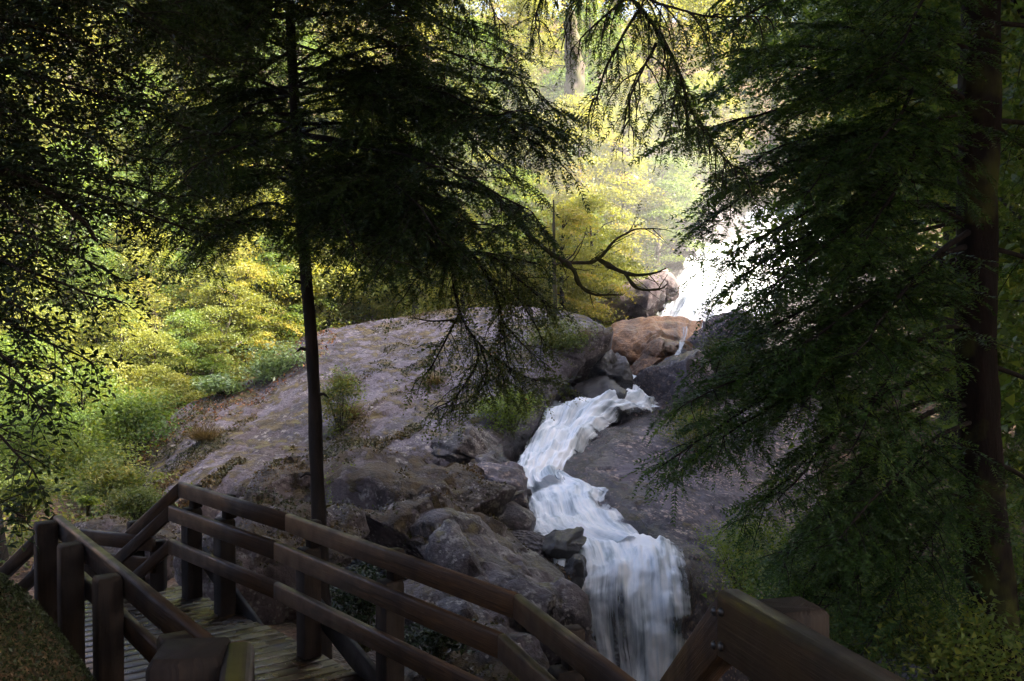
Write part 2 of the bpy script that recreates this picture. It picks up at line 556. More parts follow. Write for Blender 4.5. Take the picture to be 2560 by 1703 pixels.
GROUND_PTS = []          # (x, y, z) the terrain must pass below
def patch(rows, nu, nv, amp, seed, chunk, skirt=True, dome=False):
    if dome:                                   # steep front, flatter crown
        k_ = len(rows) - 1
        rows = [[(a, b, 20.5 + (d - 18) * 0.68 - 1.0 * math.sin(math.pi * i / k_)) for a, b, d in r] for i, r in enumerate(rows)]
    ctrl = np.array([[P(*c) for c in r] for r in rows])
    for r in ctrl[::1]:
        for c in r[::2]:
            GROUND_PTS.append((c[0], c[1] + 0.6, c[2] - 0.9))
    g = spline_grid(ctrl, nu, nv)
    n = grid_normals(g)
    if n[nv // 2, nu // 2] @ np.array([0, -1, 0.6]) < 0:
        n = -n
    g = g + n * rock_relief(g, seed, amp, chunk)[..., None]
    if skirt:                                  # fold the rim back and down so the rock has a body
        top = g[:1] + np.array([0, 1.6, -0.5]); top2 = g[:1] + np.array([0, 4.0, -2.5])
        bot = g[-1:] + np.array([0, 1.0, -1.5])
        g = np.concatenate([top2, top, g, bot], 0)
        l1 = g[:, :1] + np.array([-0.3, 1.5, -1.2]); r1 = g[:, -1:] + np.array([0.1, 2.0, -0.8])
        g = np.concatenate([l1, g, r1], 1)
    return g

SURF = []
def patch_obj(name, rows, nu, nv, amp, seed, m, label, cat, group=None, chunk=0.5, dome=False):
    g = patch(rows, nu, nv, amp, seed, chunk, dome=dome)
    SURF.append(g)
    base = g.reshape(-1, 3).mean(0)
    o = obj(name, make_mesh(name, g.reshape(-1, 3) - base, grid_faces(g.shape[0], g.shape[1]), smooth=True), m)
    o.location = base
    o["label"], o["category"] = label, cat
    if group:
        o["group"] = group
    return o

patch_obj("rock_slab", [
    [(330, 1130, 23.5), (470, 1015, 25.5), (640, 955, 27.5), (760, 850, 29.5), (900, 812, 31), (1050, 786, 32), (1200, 772, 32.5), (1330, 772, 31.5), (1440, 790, 30), (1535, 826, 28.6)],
    [(350, 1190, 21.5), (490, 1085, 22.5), (640, 1035, 24), (770, 955, 25.6), (900, 900, 27), (1050, 865, 28), (1190, 850, 28.5), (1310, 845, 27.8), (1410, 850, 27.2), (1515, 862, 27.2)],
    [(370, 1230, 20), (510, 1150, 20.5), (650, 1110, 21.5), (780, 1055, 22.5), (900, 1005, 23.5), (1040, 970, 24.6), (1170, 950, 25.2), (1280, 940, 25.2), (1360, 935, 25.6), (1430, 935, 26.6)],
    [(400, 1260, 18.8), (530, 1195, 19.2), (660, 1165, 19.6), (790, 1140, 20), (920, 1110, 20.5), (1050, 1075, 21.4), (1150, 1050, 22.2), (1230, 1045, 22.6), (1300, 1035, 23.4), (1365, 1020, 24.6)],
    [(430, 1300, 17.6), (550, 1235, 17.9), (670, 1215, 18.1), (800, 1200, 18.3), (930, 1185, 18.6), (1060, 1160, 19.2), (1160, 1140, 20.0), (1230, 1130, 20.6), (1290, 1115, 21.6), (1330, 1090, 22.8)],
    [(440, 1400, 16.8), (560, 1340, 17), (680, 1320, 17.2), (810, 1310, 17.4), (940, 1290, 17.8), (1070, 1260, 18.4), (1170, 1235, 19.2), (1240, 1220, 19.8), (1290, 1200, 20.8), (1315, 1160, 22)],
], 300, 170, 0.40, 1.0, M['slab'], "huge smooth grey rock slab sloping up to the sunlit forest edge", "rock", chunk=0.26, dome=True)

patch_obj("rock_slab", [
    [(1640, 1000, 27.6), (1690, 975, 28), (1770, 965, 29), (1900, 930, 31), (2050, 900, 33)],
    [(1545, 1052, 24.6), (1610, 1040, 24.8), (1730, 1040, 26), (1900, 1010, 28), (2050, 1000, 30)],
    [(1455, 1128, 22.0), (1540, 1120, 22), (1680, 1120, 23), (1900, 1100, 25), (2050, 1090, 27)],
    [(1410, 1192, 20.3), (1520, 1190, 20.2), (1680, 1185, 21.2), (1900, 1180, 23), (2050, 1170, 25)],
    [(1495, 1285, 18.8), (1590, 1265, 18.8), (1720, 1250, 19.5), (1900, 1250, 21), (2050, 1250, 23)],
    [(1618, 1372, 17.3), (1670, 1350, 17.2), (1770, 1340, 18), (1900, 1340, 19), (2050, 1340, 21)],
    [(1688, 1420, 15.5), (1735, 1425, 16), (1810, 1430, 16.6), (1900, 1440, 17.4), (2050, 1450, 19)],
    [(1698, 1600, 14.8), (1740, 1600, 15.1), (1810, 1610, 15.5), (1900, 1620, 16.2), (2050, 1640, 17.5)],
    [(1690, 1820, 14.2), (1740, 1820, 14.5), (1810, 1830, 14.8), (1900, 1840, 15.4), (2050, 1850, 16.5)],
], 150, 200, 0.34, 2.0, M['rock_right'], "dark grey lichen-speckled rock slab across the stream from the walkway", "rock")

# ------------------------------------------------------------------ boulders
def ico(sub):
    bm = bmesh.new()
    bmesh.ops.create_icosphere(bm, subdivisions=sub, radius=1.0)
    v = np.array([x.co[:] for x in bm.verts])
    f = np.array([[x.index for x in fc.verts] for fc in bm.faces])
    bm.free()
    return v, f
ICO = {4: ico(4), 5: ico(5), 6: ico(6)}

def on_slab(px, py):
    """distance of the slab's surface in the direction of a photo pixel"""
    q = SURF[0][3:-1, 1:-1].reshape(-1, 3)
    u_ = 1280 + F * q[:, 0] / q[:, 1]
    w_ = 790 - F * (q[:, 2] - EYE) / q[:, 1]
    return float(q[np.argmin((u_ - px) ** 2 + (w_ - py) ** 2), 1])

MOSSY = []
def boulder(label, cx, cy, d, w, h, depth, roll, m, seed, cuts=11, amp=0.24, sub=5, name="boulder", flat=0.58, group=None):
    r = np.random.default_rng(seed)
    v, f = ICO[sub]
    v = v.copy()
    for k in range(cuts):
        n = r.normal(size=3)
        n /= np.linalg.norm(n)
        hgt = r.uniform(flat - 0.1, flat + 0.18)
        dd = np.maximum(0, v @ n - hgt)
        v = v - dd[:, None] * n * 0.97
    ext = (v.max(0) - v.min(0)) / 2
    v = (v - (v.max(0) + v.min(0)) / 2) / ext
    s = np.array([w / 2 * d / F, depth / 2, h / 2 * d / F])
    v = v * s
    a = math.radians(roll)
    R = np.array([[math.cos(a), 0, math.sin(a)], [0, 1, 0], [-math.sin(a), 0, math.cos(a)]])
    v = v @ R.T
    c = P(cx, cy, d)
    n = v / s ** 2
    n /= np.linalg.norm(n, axis=1)[:, None]
    sc = min(1.0, s.min() / 0.6)
    v = v + n * rock_relief((v + c) / max(sc, 0.35) ** 0.5, seed * 1.3, amp * 2.0 * sc, 1.0)[:, None]
    o = obj(name, make_mesh(name, v, f, smooth=True), m)
    o.location = c
    o["label"], o["category"] = label, "boulder"
    if group:
        o["group"] = group
    GROUND_PTS.append((c[0], c[1] + depth * 0.3, c[2] - s[2] * 0.4))
    if m is M['rock_mossy']:
        MOSSY.append((o, v, f, seed))
    return o

W, R_, RM = M['rock_wet'], M['rock'], M['rock_mossy']
boulder("broad mossy brown rock ledge just behind the far end of railing", 735, 1252, 16.2, 390, 185, 2.6, 2, RM, 11)
boulder("humped mossy boulder with brown crown left of the white pool", 1060, 1265, 15.8, 500, 205, 3.0, 4, RM, 12)
boulder("long boulder ridge slanting down towards the narrow white chute", 1140, 1365, 14.3, 620, 200, 2.6, 15, RM, 13, amp=0.22)
boulder("dark white-flecked boulder above the railing, below the slanting ridge", 1220, 1420, 13.4, 430, 150, 2.0, 22, R_, 14)
boulder("flat grey rock shelf just above the railing bend", 1260, 1470, 12.8, 300, 95, 2.0, 13, R_, 15)
boulder("squarish brown rock beside foot of the lower waterfall", 1400, 1575, 12.6, 170, 170, 1.4, 22, R_, 16, cuts=12)
boulder("smooth dark shoulder of rock at the pool's inner edge", 1225, 1250, 17.6, 215, 190, 2.4, 35, M['rock_right'], 17)
boulder("small block with green moss cap at the pool edge", 1275, 1300, 16.4, 112, 76, 1.0, 6, R_, 18, cuts=14)
boulder("wet black layered block lying in the stream above lower fall", 1409, 1362, 15.2, 122, 60, 1.0, 6, W, 19, cuts=14)
boulder("wet black upright wedge splitting the lower waterfall's left edge", 1432, 1460, 14.5, 56, 160, 0.8, 8, W, 20, cuts=14)
boulder("cracked brown block stack above the mossy hump", 1170, 1125, 20.3, 200, 120, 1.6, 12, M['rock'], 21, cuts=14)
boulder("dark brown block overhanging the white chute", 1245, 1185, 19.4, 130, 120, 1.4, 20, R_, 22, cuts=13)
boulder("pale lichen-covered rock under the railing at bottom centre", 1140, 1690, 10.5, 420, 170, 1.8, -4, RM, 23, amp=0.24)
boulder("crumbly grey rock seen through the railing beside the slim trunk", 650, 1430, 12.4, 380, 300, 2.2, 8, RM, 24, amp=0.24)
boulder("dark shaded rock behind middle rail near the railing bend", 1160, 1560, 12.2, 360, 190, 1.8, 14, R_, 25)
boulder("brown pebbly rock at the far stair landing", 330, 1390, 14.5, 420, 200, 2.4, -3, RM, 26)
boulder("dark angular boulder under the slab's overhanging nose", 1500, 940, 26.8, 125, 120, 1.8, 35, W, 31, cuts=14)
boulder("dark triangular boulder with pale lichen spots in the stream", 1490, 1000, 25.4, 130, 85, 1.4, 14, W, 32, cuts=14)
boulder("small black stone awash in the foam", 1462, 1036, 24.6, 60, 24, 0.6, 0, W, 33, sub=4)
boulder("overhanging dark mossy nose of rock above the white cascade", 1400, 912, 26.8, 330, 140, 2.4, -40, RM, 30, cuts=11)
boulder("large wet orange rock below the upper waterfall", 1640, 880, 30.2, 255, 170, 3.4, -8, M['rock_orange'], 34, cuts=10)
boulder("split orange block on the large orange rock's face", 1650, 876, 28.9, 100, 56, 1.2, -14, M['rock_orange'], 35, cuts=15)
boulder("lower rounded orange block above the narrow chute", 1600, 930, 28.6, 115, 62, 1.4, -22, M['rock_orange'], 36, cuts=13)
boulder("grey-brown rock with dark water stains right of the orange rock", 1800, 878, 30.4, 230, 170, 3.0, -14, M['rock_right'], 37)
boulder("rounded grey boulder pinching the stream's narrow chute", 1690, 972, 27.2, 210, 125, 2.2, -22, M['rock_right'], 38)
boulder("pale pinkish boulder left of the upper waterfall's foot", 1575, 775, 35.2, 200, 140, 3.0, -10, M['rock_pale'], 39, cuts=15)
boulder("rounded pinkish boulder against the upper waterfall", 1642, 728, 36.6, 84, 100, 1.6, 10, M['rock_pale'], 40, cuts=13)
boulder("dark cliff shoulder left of the upper waterfall's lip", 1730, 640, 44.0, 330, 190, 4.0, -38, M['rock_wet'], 41)
boulder("black wet rock showing through the lower fall's veil", 1560, 1620, 15.3, 250, 330, 1.2, 0, W, 42)

# ------------------------------------------------------------------ water
WATER_PTS = []
WATER_3D = []
def water(name, secs, nu, nv, label, thin=0.0, thin_fn=None, arch=0.1, amp=0.06, bed=0.55, edge=0.80):
    """secs: downstream list of (left px, py, d, right px, py, d)"""
    Lp = np.array([P(*s[:3]) for s in secs])
    Rp = np.array([P(*s[3:]) for s in secs])
    Lp, Rp = Lp - 0.09 * (Rp - Lp), Rp + 0.09 * (Rp - Lp)
    for a, b in zip(Lp, Rp):
        for t in (0.1, 0.5, 0.9):
            c = a * (1 - t) + b * t
            WATER_PTS.append(c[:2])
            GROUND_PTS.append((c[0], c[1], c[2] - bed))
    g2 = spline_grid(np.stack([Lp, (Lp + Rp) / 2, Rp], 1), nu, nv)
    u = np.linspace(0, 1, nu)
    n = grid_normals(g2)
    if n[nv // 2, nu // 2] @ np.array([0, -1, 0.8]) < 0:
        n = -n
    wid = np.linalg.norm(Rp - Lp, axis=1).mean()
    leng = np.concatenate([[0], np.cumsum(np.linalg.norm(np.diff(g2[:, nu // 2], axis=0), axis=1))])
    uu, vv = np.meshgrid(u * wid, leng)
    q = np.stack([uu * 3.2, vv * 0.5, np.full_like(uu, len(name) * 1.7)], -1)
    q2 = np.stack([uu * 1.2, vv * 0.9, np.full_like(uu, 5.1)], -1)
    q3 = np.stack([uu * 2.6, vv * 1.8, np.full_like(uu, 1.1)], -1)
    disp = amp * (1.6 * fbm(q, 4) + 2.0 * fbm(q2, 4) + 0.45 * fbm(q3, 4, ridged=True)) + 0.6 * arch * (1 - (2 * u - 1) ** 2)[None, :] - 0.15 * arch
    g2 = g2 + n * disp[..., None]
    e = np.minimum(u, 1 - u)[None, :] * wid
    ragged = 0.34 * fbm(np.stack([uu * 0.6, vv * 2.6, uu * 0 + 2.2], -1), 4)
    fw = min(0.55, 0.26 * wid)
    th = np.full_like(uu, thin) + edge * np.clip(1 - (e + ragged * fw / 0.5) / fw, 0, 1.5)
    if thin_fn is not None:
        th = th + thin_fn(np.linspace(0, 1, nu)[None, :], np.linspace(0, 1, nv)[:, None])
    o = obj(name, make_mesh(name, g2.reshape(-1, 3), grid_faces(nv, nu), uv=np.stack([uu, vv], -1).reshape(-1, 2), attr={"thin": th.ravel()}, smooth=True), M['water'])
    WATER_3D.append(g2[::3, ::6].reshape(-1, 3))
    o["label"], o["category"], o["kind"] = label, "waterfall" if "fall" in name else "water", "structure"
    return o

def upper_veil(u, v):
    return 0.42 * np.exp(-((u - 0.12 - 0.05 * v) / 0.10) ** 2) + 0.30 * np.exp(-((u - 0.40) / 0.05) ** 2) * np.clip(v * 3 - 0.5, 0, 1)
def veil(u, v):
    a = np.exp(-((u - 0.36 - 0.06 * v) / 0.13) ** 2) * np.clip((v - 0.25) * 5, 0, 1) * np.clip((0.95 - v) * 4, 0, 1)
    b = np.exp(-((u - 0.16) / 0.07) ** 2) * np.clip((v - 0.5) * 5, 0, 1) * 0.7
    return 0.52 * a + 0.42 * b + 0.12 * np.clip(v * 2 - 0.3, 0, 1)
water("upper_waterfall", [
    (1895, 520, 47.5, 2080, 530, 47.5), (1845, 560, 45.5, 2070, 565, 45.5), (1790, 605, 43, 2050, 620, 43), (1725, 675, 39.6, 2000, 690, 40),
    (1685, 740, 36.8, 1930, 760, 37.5), (1655, 800, 34.4, 1860, 825, 35), (1640, 835, 33.6, 1840, 850, 34)], 90, 130,
    "broad sunlit white waterfall behind hanging branches", amp=0.16, arch=0.3, thin_fn=upper_veil)
water("upper_pool", [(1640, 800, 34.6, 1850, 818, 34.8), (1580, 815, 33.4, 1850, 826, 34), (1520, 832, 32.4, 1800, 850, 32.2), (1490, 870, 31.6, 1560, 880, 31.0)], 50, 50,
      "white foam pool behind the orange rock", amp=0.08)
water("trickle", [(1706, 818, 28.9, 1720, 818, 28.9), (1707, 836, 28.6, 1717, 836, 28.6), (1700, 852, 28.3, 1713, 853, 28.3), (1697, 872, 27.8, 1705, 873, 27.8), (1684, 892, 27.2, 1697, 894, 27.2), (1676, 912, 26.8, 1686, 914, 26.8)], 14, 60,
      "thin trickle beside the orange rock", thin=0.52, edge=0.2, amp=0.05, arch=0.02)
water("stream_chute", [(1560, 940, 28.2, 1616, 938, 28.2), (1556, 965, 27.2, 1598, 965, 27.2), (1540, 1000, 26.0, 1600, 995, 26.2), (1500, 1030, 25.0, 1640, 1016, 25.6)], 40, 60,
      "narrow white chute between boulders", amp=0.06)
water("middle_cascade", [
    (1480, 1015, 25.4, 1640, 1008, 25.9), (1372, 1022, 24.6, 1600, 1026, 25.0), (1345, 1075, 23.4, 1520, 1056, 23.9), (1312, 1130, 22.0, 1462, 1105, 22.5),
    (1290, 1180, 20.6, 1425, 1155, 21.2), (1283, 1212, 19.9, 1400, 1196, 20.1), (1288, 1225, 19.6, 1412, 1212, 19.6)], 80, 120,
    "silky white cascade sliding down to the pool", amp=0.16, arch=0.45)
water("stream_pool", [
    (1278, 1198, 20.4, 1400, 1188, 20.4), (1290, 1232, 19.4, 1500, 1222, 19.4), (1320, 1270, 18.4, 1500, 1262, 18.7), (1330, 1310, 17.4, 1535, 1290, 17.8),
    (1360, 1340, 16.6, 1600, 1350, 16.8), (1430, 1368, 15.9, 1690, 1372, 16.0)], 90, 120, "pale green foaming pool above lower waterfall", amp=0.10, arch=0.14)
water("lower_waterfall", [
    (1424, 1362, 16.1, 1688, 1366, 16.2), (1448, 1392, 15.4, 1690, 1386, 15.5), (1456, 1430, 14.9, 1696, 1425, 15.0), (1446, 1500, 14.55, 1704, 1500, 14.6),
    (1452, 1570, 14.35, 1708, 1570, 14.4), (1470, 1660, 14.15, 1706, 1660, 14.2), (1490, 1760, 14.0, 1700, 1760, 14.05), (1490, 1900, 13.8, 1710, 1900, 13.9)], 120, 170,
    "lower waterfall plunging past the railing with dark rock behind", thin_fn=veil, amp=0.09, arch=0.22, bed=0.9)
water("side_trickle", [(1376, 1362, 15.3, 1412, 1380, 15.2), (1380, 1395, 14.8, 1416, 1400, 14.8), (1386, 1440, 14.5, 1412, 1440, 14.5), (1396, 1480, 14.3, 1414, 1480, 14.3), (1392, 1540, 14.1, 1416, 1540, 14.1)], 24, 60,
      "narrow white spill between the wet black rocks", thin=0.1, amp=0.04, arch=0.05)

# the dark wet band on rock that the spray reaches
from mathutils.kdtree import KDTree
w3 = np.concatenate(WATER_3D)
kd = KDTree(len(w3))
for i, c in enumerate(w3):
    kd.insert(c, i)
kd.balance()
for o in list(COL.objects):
    if o.type == 'MESH' and o.name.split('.')[0] in ('boulder', 'rock_slab'):
        me = o.data
        co = np.empty(len(me.vertices) * 3, dtype=np.float32)
        me.vertices.foreach_get("co", co)
        co = co.reshape(-1, 3) + np.array(o.location, dtype=np.float32)
        dd = np.array([kd.find(c)[2] for c in co])
        dd = dd + 0.35 * noise(co * 1.3)
        at_ = me.attributes.new("wet", 'FLOAT', 'POINT')
        at_.data.foreach_set("value", np.clip((0.95 - dd) / 0.5, 0, 1).astype(np.float32))

# ------------------------------------------------------------------ terrain
CTRL = [(-7.8, 18, -1.9), (-10, 15, -2.2), (-7.6, 20.5, -2.2), (-13.6, 30, -1.0), (-9, 25, -1.6), (-16, 22, -1.2), (-22, 28, -0.5), (-14, 10, -1.2), (-22, 12, 0),
        (-9, 33, 1.2), (-4, 36, 2.0), (0, 40, 2.6), (3.4, 45, 4.2), (-14, 40, 3.0), (-22, 40, 4.0), (-30, 45, 7), (-12, 50, 8), (0, 52, 8), (-24, 55, 11), (8, 56, 10),
        (-30, 70, 20), (-10, 70, 19), (8, 70, 18), (25, 70, 20), (-40, 95, 31), (0, 95, 30), (35, 95, 30), (-60, 130, 36), (0, 130, 36), (60, 130, 36), (-60, 70, 26), (-60, 40, 12),
        (-60, 10, 6), (60, 70, 28), (60, 40, 22), (60, 10, 18), (-40, -25, 14), (40, -25, 20), (0, -25, 12), (0, -10, 3.5), (-8, -4, 3.0), (8, -4, 3.0),
        (14, 22, 0.5), (20, 30, 4), (30, 30, 9), (20, 15, 4.0), (10, 12, -0.5), (16, 40, 5), (22, 48, 9), (30, 55, 14), (7.5, 9, -1.2), (5, 14, -2.4), (9, 18, -0.9), (12, 30, 1.2),
        (-3.5, 12, -1.9), (-2, 10, -2.0), (0, 9, -2.5), (-0.5, 11, -2.6), (1.4, 10, -3.2), (2, 12, -4.6), (2.2, 8, -2.4), (1.0, 5, -1.6), (-1.0, 7, -1.9), (0, 0, -0.6), (0.6, 2.5, -0.9),
        (-2.5, 6.5, -1.4), (-3.6, 9, -1.6), (-5, 9.5, -1.7), (-5.2, 7, -0.5), (-3.6, 5, 0.05), (-2.5, 5.0, 0.45), (-2.15, 4.3, 0.3), (-1.9, 3.6, 0.2), (-3.2, 5.9, 0.35), (-3.9, 7.0, -0.2), (-1.45, 4.4, -1.1), (-2.2, 5.9, -1.1), (-2.4, 2.5, 0.4), (-5, 3, 0.8), (-6.5, 12.5, -2.0), (4.5, 4, -0.9), (3, 6, -1.8), (4.0, 8.2, -2.1), (5.2, 8.6, -1.9),
        (2.6, 15, -6.0), (1.8, 13, -6.0), (2.6, 13, -6.2), (1, 14.5, -4.5)]
pts = np.array(CTRL + GROUND_PTS)
_, keep = np.unique(np.round(pts[:, :2] * 1.6), axis=0, return_index=True)
pts = pts[keep]
def tps_fit(p, lam=0.02):
    n = len(p)
    r = np.linalg.norm(p[:, None, :2] - p[None, :, :2], axis=2)
    K = np.where(r > 0, r ** 2 * np.log(r + 1e-12), 0) + lam * np.eye(n) * 10
    Q = np.concatenate([np.ones((n, 1)), p[:, :2]], 1)
    A = np.block([[K, Q], [Q.T, np.zeros((3, 3))]])
    return np.linalg.solve(A, np.concatenate([p[:, 2], np.zeros(3)]))
TPS = tps_fit(pts)
def ground_z(x, y, detail=True):
    x, y = np.atleast_1d(np.asarray(x, float)), np.atleast_1d(np.asarray(y, float))
    out = np.empty_like(x)
    for s in range(0, len(x), 20000):
        a, b = x[s:s + 20000], y[s:s + 20000]
        r2 = (a[:, None] - pts[None, :, 0]) ** 2 + (b[:, None] - pts[None, :, 1]) ** 2
        out[s:s + 20000] = (0.5 * r2 * np.log(r2 + 1e-12)) @ TPS[:-3] + TPS[-3] + TPS[-2] * a + TPS[-1] * b
    if detail:
        q = np.stack([x * 0.5, y * 0.5, x * 0 + 3], -1)
        out += 0.22 * fbm(q, 4) * np.clip((np.hypot(x, y) - 3) / 8, 0.2, 1.5)
    return out
gx = np.concatenate([np.linspace(-75, -18, 60)[:-1], np.linspace(-18, 18, 170), np.linspace(18, 75, 60)[1:]])
gy = np.concatenate([np.linspace(-30, 0, 30)[:-1], np.linspace(0, 48, 210), np.linspace(48, 150, 70)[1:]])
GX, GY = np.meshgrid(gx, gy)
GZ = ground_z(GX.ravel(), GY.ravel())
wp = np.array(WATER_PTS)
wet = np.full(GX.size, 99.0)
for c in wp:
    wet = np.minimum(wet, np.hypot(GX.ravel() - c[0], GY.ravel() - c[1]))
wet = np.clip((4.5 - wet) / 1.5, 0, 1)
o = obj("ground", make_mesh("ground", np.stack([GX.ravel(), GY.ravel(), GZ], -1), grid_faces(len(gy), len(gx)), attr={"wet": wet}, smooth=True), M['ground'])
o["kind"] = "structure"
o["label"] = "leaf-littered forest floor rising into a steep wooded hillside"

def gz1(x, y):
    return float(ground_z([x], [y], True)[0])

# ------------------------------------------------------------------ timber walkway
def sweep(pts_, prof, cap=True, trim0=0.0, trim1=0.0):
    """mitred vertical sweep: returns one (verts, faces, uv) per straight run"""
    p = [np.array(q, float) for q in pts_]
    n = len(p)
    dirs = [(p[i + 1] - p[i]) for i in range(n - 1)]
    hd = [np.array([d[0], d[1], 0]) / (np.hypot(d[0], d[1]) + 1e-9) for d in dirs]
    side = [np.array([h[1], -h[0], 0]) for h in hd]
    secs = []
    for i in range(n):
        if i == 0:
            s = side[0]
        elif i == n - 1:
            s = side[-1]
        else:
            s = side[i - 1] + side[i]
            s = s / (s @ side[i - 1]) if np.linalg.norm(s) > 1e-6 else side[i]
        secs.append(np.array([p[i] + s * a + np.array([0, 0, b]) for a, b in prof]))
    out = []
    k = len(prof)
    for i in range(n - 1):
        a, b = secs[i].copy(), secs[i + 1].copy()
        un = dirs[i] / np.linalg.norm(dirs[i])
        a = a + un * 0.002
        b = b - un * 0.002
        ln = np.linalg.norm(dirs[i])
        v = np.concatenate([a, b])
        f = [[j, (j + 1) % k, k + (j + 1) % k, k + j] for j in range(k)] + [list(range(k))[::-1], list(range(k, 2 * k))]
        per = np.concatenate([[0], np.cumsum(np.linalg.norm(np.diff(np.array(prof), axis=0), axis=1))])
        uv = np.concatenate([np.stack([np.zeros(k), per], -1), np.stack([np.full(k, ln), per], -1)])
        out.append((v, f, uv))
    return out

def rail_profile(h, t, r=None):
    r = r or t * 0.34
    c = [(-t / 2 + 0.004, -h), (t / 2 - 0.004, -h), (t / 2, -h + 0.004)]
    for k in range(5):
        a = math.pi / 2 * k / 4
        c.append((t / 2 - r + r * math.cos(a), -r + r * math.sin(a)))
    for k in range(5):
        a = math.pi / 2 * (1 + k / 4)
        c.append((-t / 2 + r + r * math.cos(a), -r + r * math.sin(a)))
    return c + [(-t / 2, -h + 0.004)]

def box_between(a, b, w, h, chamfer=0.0):
    """beam from a to b (centre line of the top face); w sideways, h downwards"""
    return sweep([a, b], [(-w / 2, -h), (w / 2, -h), (w / 2, -0.004), (w / 2 - 0.006, 0), (-w / 2 + 0.006, 0), (-w / 2, -0.004)])[0]

def add_rail(root, pts_, h=0.14, t=0.055, m='rail_wood', name="rail"):
    for v, f, uv in sweep(pts_, rail_profile(h, t)):
        part(name, v, f, M[m], root, uv=uv, smooth=False)

def add_post(root, x, y, z0, z1, w, ang, m='post_wood', name="post", cham=0.025):
    c, s = math.cos(ang), math.sin(ang)
    R = np.array([[c, -s], [s, c]])
    q = w / 2
    b = 0.006
    ring = np.array([(-q + b, -q), (q - b, -q), (q, -q + b), (q, q - b), (q - b, q), (-q + b, q), (-q, q - b), (-q, -q + b)])
    lv = [(ring, z0), (ring, z1 - cham), (ring * 0.86, z1)]
    v = np.array([[*(R @ p + (x, y)), z] for r_, z in lv for p in r_])
    k = 8
    f = [[l * k + j, l * k + (j + 1) % k, (l + 1) * k + (j + 1) % k, (l + 1) * k + j] for l in range(2) for j in range(k)]
    f += [list(range(k))[::-1], [2 * k + j for j in range(k)]]
    uv = np.array([[z, j * w / 2] for r_, z in lv for j in range(k)])
    return part(name, v, f, M[m], root, uv=uv)

def add_bolt(root, p, n, r=0.013):
    n = np.array(n, float)
    n /= np.linalg.norm(n)
    a = np.cross(n, [0, 0, 1.0]); a /= np.linalg.norm(a)
    b = np.cross(n, a)
    v, f = [], []
    rings = [(r, 0.0), (r, 0.004), (r * 0.7, 0.009), (r * 0.25, 0.011)]
    for rr, hh in rings:
        for j in range(10):
            t = 2 * math.pi * j / 10
            v.append(np.array(p) + n * hh + rr * (math.cos(t) * a + math.sin(t) * b))
    for l in range(3):
        for j in range(10):
            f.append([l * 10 + j, l * 10 + (j + 1) % 10, (l + 1) * 10 + (j + 1) % 10, (l + 1) * 10 + j])
    f.append(list(range(30, 40)))
    part("bolt", v, f, M['steel'], root)

ZR, ZD = 0.18, -0.89                         # landing rail and deck heights
A, B, C, V = (G(452, 1205, ZR), G(720, 1284, ZR), G(1294, 1485, ZR), G(1640, 1745, ZR))
E, E0 = G(144, 1288, ZR), G(575, 1634, ZR)   # inner (left) rail of the landing
apex = P(1826, 1472, 2.72)
def inset(p, q, r_, dist):
    """shift point q of polyline p-q-r sideways (towards the walkway) by dist"""
    d1 = (q - p)[:2] if p is not None else (r_ - q)[:2]
    d2 = (r_ - q)[:2] if r_ is not None else d1
    d1, d2 = d1 / np.linalg.norm(d1), d2 / np.linalg.norm(d2)
    n1, n2 = np.array([d1[1], -d1[0]]), np.array([d2[1], -d2[0]])
    n = n1 + n2
    n = n / (n @ n1)
    return np.array([q[0] - n[0] * dist, q[1] - n[1] * dist, q[2]])
line = [V, C, B, A]
def offs(poly, dist):
    return [inset(poly[i - 1] if i else None, poly[i], poly[i + 1] if i + 1 < len(poly) else None, dist) for i in range(len(poly))]
sgn = 1 if (offs(line, 0.1)[1][0] < C[0]) else -1
def dz(p, z):
    return np.array([p[0], p[1], z])

outer = thing("timber_railing", "long three-rail timber railing on the stream side of the walkway", "railing", tuple(dz(B, ZD)))
add_rail(outer, [dz(p, ZR) for p in line])
mid = offs(line, sgn * 0.10)
add_rail(outer, [dz(p, ZR - 0.21) for p in mid])
low = offs(line, sgn * 0.10)
add_rail(outer, [dz(p, ZR - 0.53) for p in low], h=0.13, t=0.06)
# lower flight beyond the landing: the three rails turn down the far stair
DN = G(385, 1330, ZR - 0.62)
DN = np.array([A[0] - 0.85, A[1] + 0.62, ZR - 0.62])
def down(p, z0):
    return [np.array([p[0], p[1], z0]), np.array([p[0] - 0.62, p[1] + 0.30, z0 - 0.53])]
add_rail(outer, down(offs(line, 0)[3] + np.array([-0.012, 0.006, 0]), ZR))
add_rail(outer, down(mid[3] + np.array([-0.012, 0.006, 0]), ZR - 0.21))
add_rail(outer, down(low[3] + np.array([-0.012, 0.006, 0]), ZR - 0.53), h=0.13)
def along(poly, t):
    i = min(int(t), len(poly) - 2)
    f = t - i
    q = poly[i] * (1 - f) + poly[i + 1] * f
    d = poly[i + 1] - poly[i]
    return q, math.atan2(d[1], d[0])
pl = offs(line, -sgn * 0.035)                # centre line of the posts, just outside the mid rail
def nearest_t(px):
    best = min(((abs(1280 + F * along(line, t)[0][0] / along(line, t)[0][1] - px), t) for t in np.linspace(0, 3, 600)))
    return best[1]
for px in (1400, 960, 758, 548, 466):
    t = nearest_t(px)
    q, ang = along(pl, t)
    zb = gz1(q[0], q[1]) - 0.2
    add_post(outer, q[0], q[1], min(zb, ZD - 0.5), ZR - 0.225, 0.145, ang)
    q2, _ = along(offs(line, -sgn * 0.080), t)
    add_post(outer, q2[0], q2[1], ZR - 0.225, ZR - 0.02, 0.095, ang, name="post_top", cham=0.012)
q = down(pl[3], ZR)[1]
add_post(outer, q[0] + 0.02, q[1] + 0.05, gz1(q[0], q[1]) - 0.3, ZR - 0.45, 0.14, math.radians(125))
